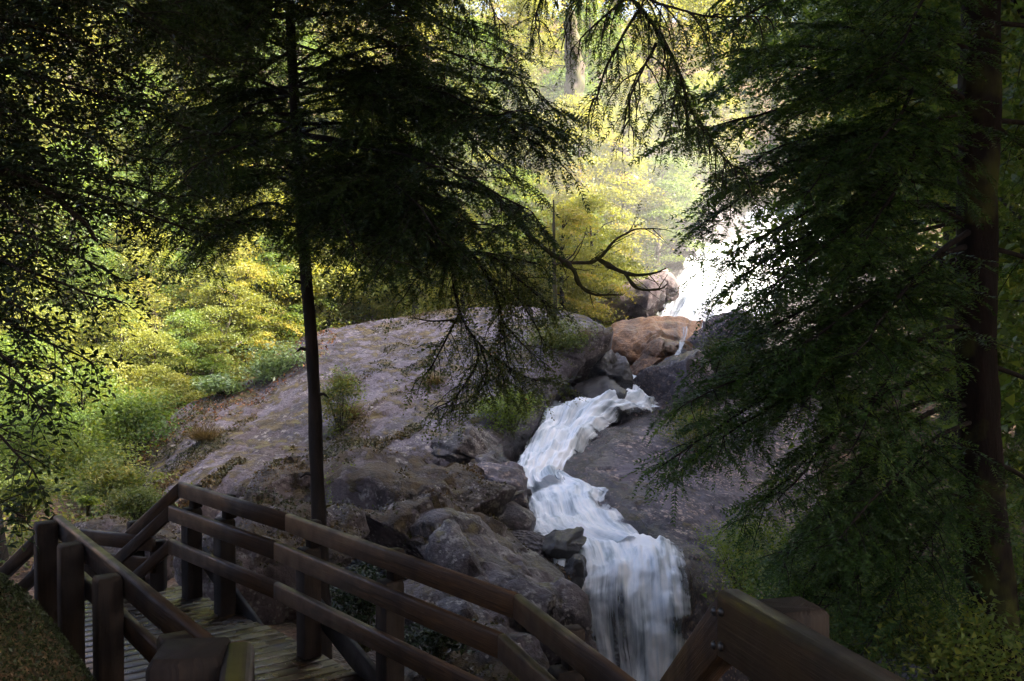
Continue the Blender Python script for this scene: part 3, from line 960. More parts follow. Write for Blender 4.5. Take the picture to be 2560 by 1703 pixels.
# diagonal skirt boards outside the posts
sk = offs(line, -sgn * 0.16)
for (t0, z0, t1, z1) in ((2.93, ZR - 0.62, 2.06, ZD - 0.30), (1.93, ZR - 0.66, 1.15, ZD - 0.42)):
    a, _ = along(sk, t0)
    b, _ = along(sk, t1)
    v, f, uv = sweep([dz(a, z0), dz(b, z1)], [(-0.022, -0.19), (0.022, -0.19), (0.022, 0), (-0.022, 0)])[0]
    part("brace_board", v, f, M['post_wood'], outer, uv=uv)

far = thing("timber_railing", "two-rail timber railing of the lower stair landing, far side", "railing", tuple(P(300, 1400, 9.9)))
fa, fb = G(384, 1342, -0.36), G(205, 1322, -0.36)
add_rail(far, [fa, fb])
add_rail(far, [dz(fa, -0.57), dz(fb, -0.57)])
for t in (0.03, 0.97):
    q = fa * (1 - t) + fb * t
    add_post(far, q[0] + 0.03, q[1] + 0.10, gz1(q[0], q[1]) - 0.6, -0.42, 0.13, 0.1)

inner = thing("timber_railing", "round-topped timber railing on the bank side of the landing", "railing", tuple(dz(E, ZD)))
dirL = (E - E0) / np.linalg.norm(E - E0)
nin = np.array([dirL[1], -dirL[0], 0])       # towards the walkway
for s_, zz, t_ in ((0.0, ZR, 0.07), (0.0, ZR - 0.27, 0.06)):
    add_rail(inner, [dz(E0, zz), dz(E, zz)], t=t_, h=0.15 if zz == ZR else 0.13)
def on_inner(px):
    return min(np.linspace(-0.05, 1.0, 500), key=lambda t: abs(1280 + F * (E0 + (E - E0) * t)[0] / (E0 + (E - E0) * t)[1] - px))
for px in (149, 214, 312, 492):
    q = E0 + (E - E0) * on_inner(px) - nin * 0.115
    add_post(inner, q[0], q[1], gz1(q[0], q[1]) - 0.3, ZR - 0.015, 0.15, math.atan2(dirL[1], dirL[0]))
# inner rail of the lower flight
q0 = E + np.array([-0.03, 0.02, 0])
add_rail(inner, [q0, q0 + np.array([-0.62, 0.30, -0.53])])
q1 = dz(q0, ZR - 0.27)
add_rail(inner, [q1, q1 + np.array([-0.62, 0.30, -0.53])], h=0.12)
q = q0 + np.array([-0.60, 0.12, 0])
add_post(inner, q[0], q[1], gz1(q[0], q[1]) - 0.3, ZR - 0.42, 0.14, 0.5)

# landing deck, plank by plank
deck = thing("boardwalk_landing", "wet brown plank landing between the two railings", "boardwalk", tuple(dz((E0 + C) / 2, ZD)))
right_edge = offs(line, -sgn * 0.13)
le0, le1 = E0 - nin * 0.12, E - nin * 0.12
def right_hit(p):
    """distance from p along nin to the right edge polyline"""
    best = None
    ext = [right_edge[0] + (right_edge[0] - right_edge[1]) * 2] + right_edge[1:3] + [right_edge[3] + (right_edge[3] - right_edge[2]) * 2]
    for a, b in zip(ext[:-1], ext[1:]):
        d = (b - a)[:2]
        Mx = np.array([nin[:2], -d]).T
        s_, t_ = np.linalg.solve(Mx, (a - p)[:2])
        if -1e-6 <= t_ <= 1 + 1e-6 and s_ > 0 and (best is None or s_ < best):
            best = s_
    return best
far_s = ((G(443, 1466, ZD) - le0) @ dirL)
s_ = far_s
PW = 0.138
k = 0
while s_ > -1.3:
    p = le0 + dirL * (s_ - PW / 2)
    hit = right_hit(p)
    if hit is None:
        hit = 1.8
    a = dz(p, ZD + rng.normal() * 0.0015)
    j0, j1 = rng.uniform(-0.015, 0.015, 2)
    v, f, uv = box_between(a + nin * j0, a + nin * (hit + j1), PW - 0.012, 0.042)
    part("plank", v, f, M['deck_wood'], deck, uv=uv)
    s_ -= PW
    k += 1
for a, b in ((le0 + nin * 0.08, le0 + nin * 0.08 + dirL * (far_s - 0.05)),):
    v, f, uv = box_between(dz(a - dirL * 0.8, ZD - 0.046), dz(b, ZD - 0.046), 0.06, 0.20)
    part("edge_beam", v, f, M['post_wood'], deck, uv=uv)
rb = offs(line, sgn * 0.03)
for i in range(3):
    v, f, uv = box_between(dz(rb[i], ZD - 0.046), dz(rb[i + 1], ZD - 0.046), 0.06, 0.20)
    part("edge_beam", v, f, M['post_wood'], deck, uv=uv)
# steps down from the far end of the landing, and from the upper platform to the landing
fl = thing("wooden_steps", "wooden steps leading down beyond the landing's far edge", "steps", tuple(dz(E, ZD)))
for i in range(3):
    c0 = le0 + dirL * (far_s + 0.02 + 0.28 * i)
    v, f, uv = box_between(dz(c0 + dirL * 0.14 + nin * 0.1, ZD - 0.17 * (i + 1)), dz(c0 + dirL * 0.14 + nin * 1.5, ZD - 0.17 * (i + 1)), 0.27, 0.045)
    part("tread", v, f, M['deck_wood'], fl, uv=uv)
up = thing("wooden_steps", "wooden steps rising from the landing to the viewing platform", "steps", (0, 3.2, ZD))
for i in range(4):
    y_ = 2.95 + 0.30 * i
    v, f, uv = box_between(np.array([-0.62, y_, -0.178 * (i + 1)]), np.array([0.62, y_, -0.178 * (i + 1)]), 0.28, 0.045)
    part("tread", v, f, M['deck_wood'], up, uv=uv)
for sx in (-0.66, 0.66):
    v, f, uv = box_between(np.array([sx, 2.75, -0.05]), np.array([sx, 4.2, -0.89]), 0.05, 0.25)
    part("stringer", v, f, M['post_wood'], up, uv=uv)

# viewing platform and its two railings, close to the camera
plat = thing("viewing_platform", "upper plank viewing platform at the head of steps", "platform", (0, 1.2, 0))
for i in range(30):
    y_ = 2.72 - 0.14 * i
    v, f, uv = box_between(np.array([-0.95, y_, 0]), np.array([1.25, y_, 0]), 0.128, 0.042)
    part("plank", v, f, M['deck_wood'], plat, uv=uv)
for sx in (-0.8, 1.1):
    v, f, uv = box_between(np.array([sx, 2.7, -0.046]), np.array([sx, -1.3, -0.046]), 0.06, 0.2)
    part("edge_beam", v, f, M['post_wood'], plat, uv=uv)

rail2 = thing("timber_railing", "close timber railing peak with bolts where rails meet", "railing", (apex[0], apex[1], 0))
nearp = P(2330, 1730, 1.93)
nearp[2] = apex[2]
ext2 = apex + (nearp - apex) * 2.6
stair_low = V + np.array([0.0, 0.02, 0.0])
for v, f, uv in sweep([stair_low + (stair_low - apex) * 0.0, apex, ext2], rail_profile(0.185, 0.075)):
    part("rail", v, f, M['rail_wood'], rail2, uv=uv)
m1 = [stair_low + np.array([0, 0, -0.32]), apex + np.array([0, 0, -0.34]), ext2 + np.array([0, 0, -0.34])]
for v, f, uv in sweep(m1, rail_profile(0.14, 0.06)):
    part("rail", v, f, M['rail_wood'], rail2, uv=uv)
dn = (ext2 - apex)[:2] / np.linalg.norm((ext2 - apex)[:2])
od = np.array([-dn[1], dn[0]])
if od[0] < 0:
    od = -od
pp = apex[:2] + dn * 0.10 + od * 0.125
add_post(rail2, pp[0], pp[1], gz1(pp[0], pp[1]) - 0.2, apex[2] - 0.025, 0.15, math.atan2(dn[1], dn[0]), cham=0.016)
pp2 = apex[:2] + dn * 1.5 + od * 0.125
add_post(rail2, pp2[0], pp2[1], gz1(pp2[0], pp2[1]) - 0.2, apex[2] - 0.01, 0.15, math.atan2(dn[1], dn[0]))
inw = np.array([-od[0], -od[1], 0])
d3 = (stair_low - apex) / np.linalg.norm(stair_low - apex)
dnh = np.array([dn[0], dn[1], 0])
for off in (-0.055, -0.150):
    add_bolt(rail2, apex + dnh * 0.022 + inw * 0.038 + np.array([0, 0, off]), inw)
    sd = np.array([d3[1], -d3[0], 0]); sd /= np.linalg.norm(sd)
    if sd[0] > 0: sd = -sd
    add_bolt(rail2, apex + d3 * 0.026 + sd * 0.038 + np.array([0, 0, off]), sd)

rail3 = thing("timber_railing", "close rounded handrail end with chamfered post above the landing", "railing", tuple(P(480, 1700, 2.1) * np.array([1, 1, 0])))
he = P(597, 1604, 2.16)
hn = P(575, 1760, 1.72); hn[2] = he[2]
for v, f, uv in sweep([he, he + (hn - he) * 3], rail_profile(0.15, 0.066)):
    part("rail", v, f, M['rail_wood'], rail3, uv=uv)
sl = [he + np.array([-0.004, 0.004, 0]), np.array([E0[0] + 0.02, E0[1] - 0.03, ZR])]
for v, f, uv in sweep(sl, rail_profile(0.14, 0.06)):
    part("rail", v, f, M['rail_wood'], rail3, uv=uv)
q = P(478, 1634, 2.11)
add_post(rail3, q[0], q[1], gz1(q[0], q[1]) - 0.2, q[2] + 0.012, 0.155, 0.12, cham=0.02)

# ------------------------------------------------------------------ foliage tools
def needle_spray(n, length, nl, nw, seed, ang=58, droop=0.25):
    r = np.random.default_rng(seed)
    q = []
    for i in range(n):
        t = (i + 0.5) / n
        for s in (-1, 1):
            a = math.radians(ang * (1 - 0.35 * t) + r.normal() * 8)
            l = nl * (0.55 + 0.45 * math.sin(math.pi * min(1, t * 0.85 + 0.15))) * r.uniform(0.8, 1.15)
            d = np.array([math.cos(a), s * math.sin(a), r.normal() * 0.18 - 0.05])
            o_ = np.array([t * length, 0, -droop * length * t * t])
            w = np.cross(d, [0, 0, 1.0]); w /= np.linalg.norm(w)
            w = w * nw / 2 + np.array([0, 0, r.normal() * nw * 0.3])
            q.append([o_ + d * l * 0.1 + w, o_ + d * l, o_ + d * l * 0.1 - w])
    w = 0.0022
    o1 = np.array([length, 0, -droop * length])
    q.append([[0, -w, 0], o1, [0, w, 0]])
    return np.array(q, float)

def leaf_spray(n, length, ll, lw, seed, droop=0.2):
    r = np.random.default_rng(seed)
    q = []
    for i in range(n):
        t = (i + 0.6) / n
        s = 1 if i % 2 else -1
        a = math.radians(r.uniform(35, 75)) if i < n - 1 else 0.0
        d = np.array([math.cos(a), s * math.sin(a), r.normal() * 0.3]); d /= np.linalg.norm(d)
        o_ = np.array([t * length, 0, -droop * length * t * t])
        w = np.cross(d, [r.normal() * 0.35, r.normal() * 0.35, 1.0]); w /= np.linalg.norm(w)
        l = ll * r.uniform(0.7, 1.15)
        w = w * lw / 2 * l / ll
        up_ = np.cross(w, d) / np.linalg.norm(w) * 0.08 * l
        b_, t_ = o_ + d * l * 0.06, o_ + d * l
        q.append([b_, o_ + d * l * 0.35 + w + up_, o_ + d * l * 0.72 + w * 0.7 + up_, t_])
        q.append([b_, t_, o_ + d * l * 0.72 - w * 0.7 + up_, o_ + d * l * 0.35 - w + up_])
    w = 0.003
    o1 = np.array([length, 0, -droop * length])
    q.append([[0, -w, 0], o1 + [0, -w * 0.3, 0], o1 + [0, w * 0.3, 0], [0, w, 0]])
    return np.array(q, float)

SPRAY = {
    'needle': [needle_spray(10, 0.23, 0.044, 0.0135, s) for s in range(4)],
    'needle_big': [needle_spray(12, 0.20, 0.036, 0.0075, 10 + s, ang=50, droop=0.15) for s in range(4)],
    'small': [leaf_spray(11, 0.20, 0.030, 0.017, 20 + s) for s in range(4)],
    'broad': [leaf_spray(8, 0.24, 0.060, 0.026, 30 + s) for s in range(4)],
}

def place_sprays(kind, org, fwd, upv, scale, r):
    """org,fwd,upv (n,3) -> quads (m,4,3), rnd (m)"""
    fwd = fwd / (np.linalg.norm(fwd, axis=1, keepdims=True) + 1e-9)
    sd = np.cross(upv, fwd)
    sd /= (np.linalg.norm(sd, axis=1, keepdims=True) + 1e-9)
    u = np.cross(fwd, sd)
    fr = np.stack([fwd, sd, u], 1) * scale[:, None, None]      # rows: local x,y,z in world
    outq, outr = [], []
    var = r.integers(0, 4, len(org))
    tone = r.uniform(0, 1, len(org))
    for k in range(4):
        t = SPRAY[kind][k]
        s = np.where(var == k)[0]
        if not len(s):
            continue
        q = np.einsum('abc,ncd->nabd', t, fr[s]) + org[s][:, None, None, :]
        outq.append(q.reshape(-1, q.shape[2], 3))
        outr.append((0.65 * tone[s][:, None] + 0.35 * r.uniform(0, 1, (len(s), len(t)))).ravel())
    return np.concatenate(outq), np.concatenate(outr)

def quads_mesh(q):
    return q.reshape(-1, 3), np.arange(len(q) * q.shape[1]).reshape(-1, q.shape[1])

def tube(path, rad, sides=6):
    path = np.array(path, float)
    n = len(path)
    t = np.gradient(path, axis=0)
    t /= (np.linalg.norm(t, axis=1, keepdims=True) + 1e-9)
    ref = np.array([0.31, 0.77, 0.55])
    a = np.cross(t, ref); a /= np.linalg.norm(a, axis=1, keepdims=True)
    b = np.cross(t, a)
    th = np.linspace(0, 2 * math.pi, sides, endpoint=False)
    v = path[:, None] + np.asarray(rad)[:, None, None] * (np.cos(th)[None, :, None] * a[:, None] + np.sin(th)[None, :, None] * b[:, None])
    i = np.arange(n * sides).reshape(n, sides)
    j = np.roll(i, -1, axis=1)
    f = np.stack([i[:-1], j[:-1], j[1:], i[1:]], -1).reshape(-1, 4)
    return v.reshape(-1, 3), f

class Tubes:
    def __init__(self):
        self.v, self.f, self.n = [], [], 0
    def add(self, path, rad, sides=6):
        v, f = tube(path, rad, sides)
        self.v.append(v); self.f.append(f + self.n); self.n += len(v)
    def get(self):
        return np.concatenate(self.v), np.concatenate(self.f)

def smooth_path(ctrl, n):
    c = np.array(ctrl, float)
    return spline_grid(np.stack([c, c], 1), 2, n)[:, 0]

UPV = np.array([0, 0, 1.0])
def limb(root, ctrl, r0, r, kind, mleaf, mbark, dens=1.0, sub_len=0.7, spray_scale=1.0, bare=0.0, droop=0.35, sides=7, flat=1.0, vert=0.38, lumpy=0.0, tip_r=0.004, start=0.18, step=0.075):
    """one branch part (wood) with one foliage sub-part; ctrl are world points"""
    path = smooth_path(ctrl, max(10, 6 * len(ctrl)))
    seg = np.linalg.norm(np.diff(path, axis=0), axis=1)
    cum = np.concatenate([[0], np.cumsum(seg)])
    Lt = cum[-1]
    path = path + np.stack([fbm(np.stack([cum * 1.3, cum * 0 + k, cum * 0 + r.uniform(0, 50)], -1), 3) for k in (0.5, 7.5, 3.5)], -1) * 0.10 * (cum / Lt)[:, None]
    T = Tubes()
    rad_ = (r0 * (1 - cum / Lt) ** 0.8 + tip_r) * (1 + lumpy * np.abs(fbm(np.stack([cum * 9, cum * 0, cum * 0 + 4.4], -1), 3)) * 3)
    T.add(path, rad_, sides)
    org, fwd, upv, sc = [], [], [], []
    tan = np.gradient(path, axis=0); tan /= np.linalg.norm(tan, axis=1, keepdims=True)
    nsub = max(2, int(Lt / 0.13 * dens))
    for k in range(nsub):
        s = start + (1 - start) * (k + r.uniform(0, 1)) / nsub
        i = min(int(np.searchsorted(cum, s * Lt)), len(path) - 1)
        d0 = tan[i]
        side = np.cross(d0, UPV); side /= np.linalg.norm(side) + 1e-9
        side = side * (1 if k % 2 else -1)
        ang = math.radians(r.uniform(35, 75))
        d = d0 * math.cos(ang) + side * math.sin(ang) * flat + UPV * r.normal() * vert
        d /= np.linalg.norm(d)
        ln = sub_len * (0.35 + 0.65 * (1 - s)) * r.uniform(0.6, 1.25)
        npt = 6
        q = [path[i]]
        for m_i in range(npt):
            d = d + np.array([0, 0, -droop]) * 0.22 + r.normal(size=3) * 0.09
            d /= np.linalg.norm(d)
            q.append(q[-1] + d * ln / npt)
        q = np.array(q)
        T.add(q, np.linspace(max(0.005, r0 * 0.25 * (1 - s * 0.6)), 0.0022, npt + 1), 4)
        if r.uniform() < bare:
            continue
        nn = max(2, int(ln / step))
        for m_i in range(nn):
            t = (m_i + r.uniform(0.2, 1)) / nn
            j = min(int(t * npt), npt - 1)
            f = t * npt - j
            p = q[j] * (1 - f) + q[j + 1] * f
            dd = q[j + 1] - q[j]; dd /= np.linalg.norm(dd)
            sv = np.cross(dd, UPV); sv /= np.linalg.norm(sv) + 1e-9
            sv = sv * (1 if m_i % 2 else -1)
            a = r.uniform(0.45, 1.1) if m_i < nn - 1 else 0
            org.append(p)
            fwd.append(dd * math.cos(a) + sv * math.sin(a) + np.array([0, 0, -0.25 * droop + r.normal() * 0.15]))
            upv.append(UPV + r.normal(size=3) * 0.35)
            sc.append(spray_scale * r.uniform(0.65, 1.2) * (1 - 0.25 * t))
    v, f = T.get()
    b = part("branch", v, f, mbark, root, smooth=True)
    if org:
        qd, rn = place_sprays(kind, np.array(org), np.array(fwd), np.array(upv), np.array(sc), r)
        v, f = quads_mesh(qd)
        part("foliage", v, f, mleaf, b, root=root, attr={"rnd": rn})
    return len(org)

def trunk_part(root, ctrl, radii, m, r, n=60, sides=14, rough=0.12, name="trunk"):
    c = np.array(ctrl, float)
    path = smooth_path(c, n)
    rad = np.interp(np.linspace(0, 1, n), np.linspace(0, 1, len(radii)), radii)
    v, f = tube(path, rad, sides)
    ctr = np.repeat(path, sides, axis=0)
    nrm = v - ctr
    v = ctr + nrm * (1 + rough * 2.2 * fbm(v * np.array([9, 9, 1.6]), 3))[:, None]
    return part(name, v, f, m, root, smooth=True), path

# ------------------------------------------------------------------ slim foreground tree
r = np.random.default_rng(101)
D1 = 9.6
tp = [P(812, 1560, D1), P(804, 1440, D1), P(797, 1300, D1), P(791, 1150, D1), P(786, 1000, D1), P(778, 850, D1), P(762, 650, D1), P(747, 420, D1), P(734, 200, D1), P(723, 0, D1), P(712, -300, D1), P(704, -700, D1), P(700, -1100, D1)]
tp[0][2] = gz1(tp[0][0], tp[0][1]) - 0.2
t1 = thing("slim_conifer", "slim dark tree with drooping needle sprays behind the railing", "tree", tuple(tp[0]))
_, path1 = trunk_part(t1, tp, [0.085, 0.078, 0.072, 0.066, 0.064, 0.06, 0.056, 0.052, 0.048, 0.042, 0.034, 0.022, 0.01], M['bark'], r, n=110, rough=0.10)
for py in (1190, 870, 985, 700):              # stubs and knots on the bare stem
    i = int(np.argmin(np.abs(path1[:, 2] - P(780, py, D1)[2])))
    p = path1[i]
    s = 1 if py % 2 else -1
    v, f = tube([p, p + [s * 0.10, -0.03, 0.02], p + [s * 0.15, -0.05, -0.02]], [0.026, 0.016, 0.004], 6)
    part("stub", v, f, M['bark'], t1)
def at_trunk(path, z):
    return path[int(np.argmin(np.abs(path[:, 2] - z)))]
tot = 0
for k in range(120):
    py = r.uniform(-480, 600)
    s = 1 if k % 9 < 5 else -1
    a = at_trunk(path1, P(750, py, D1)[2])
    reach = r.uniform(160, 660) if s > 0 else r.uniform(140, 520)
    if py > 400:
        reach *= 0.8
    tx, ty, td = 745 + s * reach, py + r.uniform(-40, 230), D1 + r.uniform(-2.6, 2.6)
    ty = min(ty, r.uniform(560, 690))
    tip = P(tx, ty, td)
    bow = r.uniform(-0.05, 0.40)
    m1_ = a * 0.6 + tip * 0.4 + np.array([0, r.normal() * 0.15, bow])
    m2_ = a * 0.25 + tip * 0.75 + np.array([0, r.normal() * 0.15, bow * 0.8])
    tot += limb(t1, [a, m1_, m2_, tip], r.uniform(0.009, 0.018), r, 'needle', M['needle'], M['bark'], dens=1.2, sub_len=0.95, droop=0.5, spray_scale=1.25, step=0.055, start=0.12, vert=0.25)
# the mossy bare limb that reaches out over the stream
limb(t1, [at_trunk(path1, P(745, 400, D1)[2]), P(950, 430, 9.2), P(1190, 472, 8.9), P(1273, 530, 8.7), P(1340, 597, 8.6), P(1397, 642, 8.6), P(1460, 650, 8.6), P(1494, 640, 8.6), P(1546, 592, 8.7), P(1600, 565, 8.8), P(1650, 570, 8.9)],
     0.034, r, 'small', M['small_leaf'], M['bark_moss'], dens=1.3, sub_len=0.6, droop=0.05, bare=0.9, tip_r=0.003, lumpy=0.4)
limb(t1, [P(1490, 645, 8.6), P(1555, 678, 8.5), P(1620, 684, 8.5), P(1660, 665, 8.5)], 0.014, r, 'small', M['small_leaf'], M['bark_moss'], dens=1.6, sub_len=0.4, bare=1.0, tip_r=0.004, lumpy=0.5, droop=0.05)
limb(t1, [P(1393, 642, 8.6), P(1438, 677, 8.5), P(1454, 712, 8.5), P(1486, 735, 8.5), P(1545, 738, 8.5)], 0.016, r, 'small', M['small_leaf'], M['bark_moss'], dens=1.6, sub_len=0.4, bare=1.0, tip_r=0.004, lumpy=0.5, droop=0.05)
limb(t1, [P(1560, 680, 8.5), P(1590, 720, 8.45), P(1640, 722, 8.4), P(1665, 705, 8.4)], 0.008, r, 'small', M['small_leaf'], M['bark_moss'], dens=1.6, sub_len=0.4, bare=1.0, tip_r=0.004, lumpy=0.5, droop=0.05)
# small-leaved drooping limbs over the slab
b0 = at_trunk(path1, P(745, 330, D1)[2])
limb(t1, [b0, P(950, 380, 9.3), P(1090, 480, 9.0), P(1128, 620, 8.9), P(1141, 741, 8.9), P(1180, 837, 8.9), P(1237, 897, 8.9), P(1262, 940, 8.9)], 0.030, r, 'small', M['small_leaf'], M['bark'], dens=2.2, sub_len=0.8, droop=0.7, bare=0.2, start=0.45, spray_scale=1.2, step=0.05)
limb(t1, [P(1125, 600, 8.9), P(1173, 630, 8.8), P(1215, 687, 8.7), P(1240, 760, 8.7), P(1262, 860, 8.7), P(1280, 930, 8.7)], 0.018, r, 'small', M['small_leaf'], M['bark'], dens=3.0, sub_len=0.8, droop=0.6, bare=0.05, step=0.05, spray_scale=1.2)
limb(t1, [P(1130, 640, 8.9), P(1220, 640, 8.6), P(1310, 700, 8.4), P(1390, 770, 8.3)], 0.014, r, 'small', M['small_leaf'], M['bark'], dens=3.4, sub_len=0.65, droop=0.5, bare=0.05, step=0.05, spray_scale=1.2)
for q_ in ([P(1128, 620, 8.9), P(1080, 660, 8.8), P(1040, 700, 8.7), P(1010, 740, 8.7)], [P(1150, 780, 8.9), P(1110, 860, 8.8), P(1080, 920, 8.7), P(1040, 960, 8.7)], [P(1200, 860, 8.9), P(1220, 940, 8.8), P(1180, 1000, 8.8), P(1120, 1020, 8.7)],
           [P(1215, 690, 8.7), P(1290, 740, 8.6), P(1330, 800, 8.5), P(1350, 850, 8.5)], [P(1250, 800, 8.7), P(1310, 860, 8.6), P(1360, 900, 8.5)], [P(1173, 630, 8.8), P(1260, 640, 8.6), P(1340, 660, 8.5)]):
    limb(t1, q_, 0.009, r, 'small', M['small_leaf'], M['bark'], dens=2.6, sub_len=0.5, droop=0.4, bare=0.1, step=0.05, spray_scale=1.3, tip_r=0.003)
limb(t1, [P(1165, 805, 8.9), P(1120, 800, 8.7), P(1070, 805, 8.6), P(1020, 800, 8.6)], 0.008, r, 'small', M['small_leaf'], M['bark'], dens=0.8, sub_len=0.35, bare=0.8)
limb(t1, [P(1185, 840, 8.9), P(1195, 900, 8.8), P(1150, 980, 8.7), P(1090, 1010, 8.6)], 0.010, r, 'small', M['small_leaf'], M['bark'], dens=3.0, sub_len=0.5, droop=0.5, bare=0.1, step=0.05, spray_scale=1.2)
limb(t1, [P(1230, 890, 8.9), P(1290, 930, 8.8), P(1340, 950, 8.7), P(1390, 960, 8.6)], 0.010, r, 'small', M['small_leaf'], M['bark'], dens=3.4, sub_len=0.5, droop=0.5, bare=0.05, step=0.05, spray_scale=1.2)

# ------------------------------------------------------------------ tall tree on the right, with its sweeping boughs
r = np.random.default_rng(202)
D2 = 8.2
tp = [P(2500, 1900, D2), P(2488, 1600, D2), P(2465, 1350, D2), P(2450, 1100, D2), P(2440, 800, D2), P(2445, 500, D2), P(2450, 200, D2), P(2452, -100, D2), P(2455, -500, D2), P(2460, -1000, D2), P(2465, -1700, D2), P(2470, -2600, D2)]
tp[0][2] = min(tp[0][2], gz1(tp[0][0], tp[0][1]) - 0.3)
t2 = thing("tall_conifer", "tall thick reddish-brown trunk with sweeping needle boughs by the frame's right edge", "tree", tuple(tp[0]))
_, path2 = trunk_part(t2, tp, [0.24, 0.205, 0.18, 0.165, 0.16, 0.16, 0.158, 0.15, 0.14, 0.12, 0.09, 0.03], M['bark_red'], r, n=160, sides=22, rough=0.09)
bough = [
    # attach py, then tip (px, py, depth)
    (285, 1850, 130, 7.4), (225, 1980, 60, 8.4), (300, 1700, 330, 7.6), (330, 1780, 460, 8.0), (300, 1760, 560, 7.4), (420, 1800, 640, 7.8), (560, 1815, 720, 7.4), (540, 1850, 790, 8.2),
    (480, 1760, 500, 8.8), (700, 1790, 900, 7.6), (760, 1760, 980, 7.9), (820, 1650, 1170, 7.4), (840, 1700, 1020, 7.2), (900, 1690, 1180, 7.8), (960, 1860, 1290, 8.1), (1000, 1960, 1400, 7.4),
    (1080, 1980, 1480, 7.8), (1150, 2020, 1560, 7.6), (600, 1960, 900, 7.0), (700, 1980, 1050, 7.0), (900, 1950, 1250, 7.0), (450, 1940, 720, 6.9), (380, 2000, 480, 7.0), (150, 2050, 250, 7.2),
    (20, 1850, 60, 7.6), (-160, 1780, 20, 8.2), (-120, 2200, 200, 7.0), (100, 2160, 420, 6.8), (330, 2140, 640, 6.9), (560, 2130, 900, 6.8), (820, 2120, 1130, 6.9), (1050, 2080, 1370, 6.9),
    (1250, 2000, 1580, 7.4), (1300, 2150, 1650, 7.2), (640, 1870, 1080, 9.0), (520, 1900, 820, 9.4), (1000, 1980, 1380, 9.2), (1120, 2060, 1480, 9.4),
    (250, 1720, 260, 8.6), (760, 1900, 990, 9.8)]
tot2 = 0
for (ay, px, py, d) in bough:
    a = at_trunk(path2, P(2440, ay, D2)[2])
    tip = P(px, py, d)
    c1 = a * 0.68 + tip * 0.32 + np.array([0, 0, 0.30])
    c2 = a * 0.32 + tip * 0.68 + np.array([0, 0, 0.24])
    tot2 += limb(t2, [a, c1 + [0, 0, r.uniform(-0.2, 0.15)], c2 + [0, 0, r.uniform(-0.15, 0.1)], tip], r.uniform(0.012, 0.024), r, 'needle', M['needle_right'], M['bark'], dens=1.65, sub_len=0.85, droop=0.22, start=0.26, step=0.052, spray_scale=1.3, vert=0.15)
for (ay, px, py, d) in [(300, 2900, 500, 9.5), (600, 2850, 900, 9.0), (900, 2800, 1200, 9.5), (1150, 2780, 1450, 9.0), (50, 2880, 250, 9.2), (300, 2720, 600, 10)]:
    a = at_trunk(path2, P(2440, ay, D2)[2])
    tip = P(px, py, d)
    limb(t2, [a, a * 0.5 + tip * 0.5 + np.array([0, 0, 0.25]), tip], 0.02, r, 'needle', M['needle_right'], M['bark'], dens=0.9, sub_len=0.9, droop=0.75)
# long limb overhead whose tip hangs into the top of the view
r = np.random.default_rng(33)
a = at_trunk(path2, 4.6)
limb(t2, [a, np.array([2.4, 6.9, 4.7]), np.array([1.2, 5.9, 4.3]), P(1560, -60, 5.6), P(1622, 85, 5.5), P(1673, 149, 5.5), P(1697, 190, 5.5), P(1714, 255, 5.5), P(1741, 316, 5.5), P(1782, 377, 5.5), P(1819, 414, 5.5), P(1863, 428, 5.5)],
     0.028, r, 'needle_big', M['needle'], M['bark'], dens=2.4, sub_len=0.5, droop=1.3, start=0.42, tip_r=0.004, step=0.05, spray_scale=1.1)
for pts_ in ([P(1600, 20, 5.5), P(1560, 90, 5.4), P(1520, 170, 5.4), P(1500, 230, 5.4), P(1470, 240, 5.4)], [P(1640, 110, 5.5), P(1600, 180, 5.3), P(1575, 250, 5.3), P(1570, 320, 5.3)],
             [P(1590, -30, 5.6), P(1530, 20, 5.6), P(1470, 60, 5.6), P(1440, 100, 5.6)], [P(1570, -40, 5.6), P(1650, 10, 5.3), P(1760, 40, 5.2), P(1900, 30, 5.1)], [P(1700, 200, 5.5), P(1690, 270, 5.4), P(1680, 330, 5.4)]):
    limb(t2, pts_, 0.008, r, 'needle_big', M['needle'], M['bark'], dens=2.2, sub_len=0.38, droop=1.3, tip_r=0.002, step=0.045, spray_scale=1.1)
for pts_ in ([P(1400, -120, 6.0), P(1350, -20, 6.0), P(1330, 60, 6.0), P(1340, 110, 6.0)], [P(1480, -120, 5.8), P(1450, -20, 5.8), P(1410, 50, 5.8), P(1395, 90, 5.8)], [P(1250, -120, 6.2), P(1230, 0, 6.2), P(1250, 80, 6.2)]):
    limb(t2, [np.array([1.2, 5.9, 4.3])] + pts_, 0.012, r, 'needle_big', M['needle'], M['bark'], dens=2.0, sub_len=0.4, droop=1.3, tip_r=0.002, start=0.4, step=0.05)

# ------------------------------------------------------------------ broad-leaved tree at the left edge
r = np.random.default_rng(303)
bx, by = -3.9, 5.2
t3 = thing("broadleaf_tree", "dark broad-leaved tree whose boughs hang in from the left edge", "tree", (bx, by, gz1(bx, by) - 0.2))
z0 = gz1(bx, by) - 0.2
_, path3 = trunk_part(t3, [(bx, by, z0), (bx + 0.1, by, z0 + 1.5), (bx - 0.05, by + 0.1, z0 + 3.5), (bx + 0.05, by, z0 + 6), (bx, by, z0 + 9)], [0.15, 0.12, 0.10, 0.07, 0.02], M['bark'], r, n=60)
limb(t3, [at_trunk(path3, 2.7), P(-60, 415, 5.6), P(0, 420, 5.7), P(67, 440, 5.8), P(147, 487, 5.9), P(192, 527, 5.9), P(219, 562, 6), P(241, 612, 6)], 0.032, r, 'broad', M['broad_leaf'], M['bark'], dens=1.1, sub_len=0.8, droop=0.3, bare=0.3, tip_r=0.010)
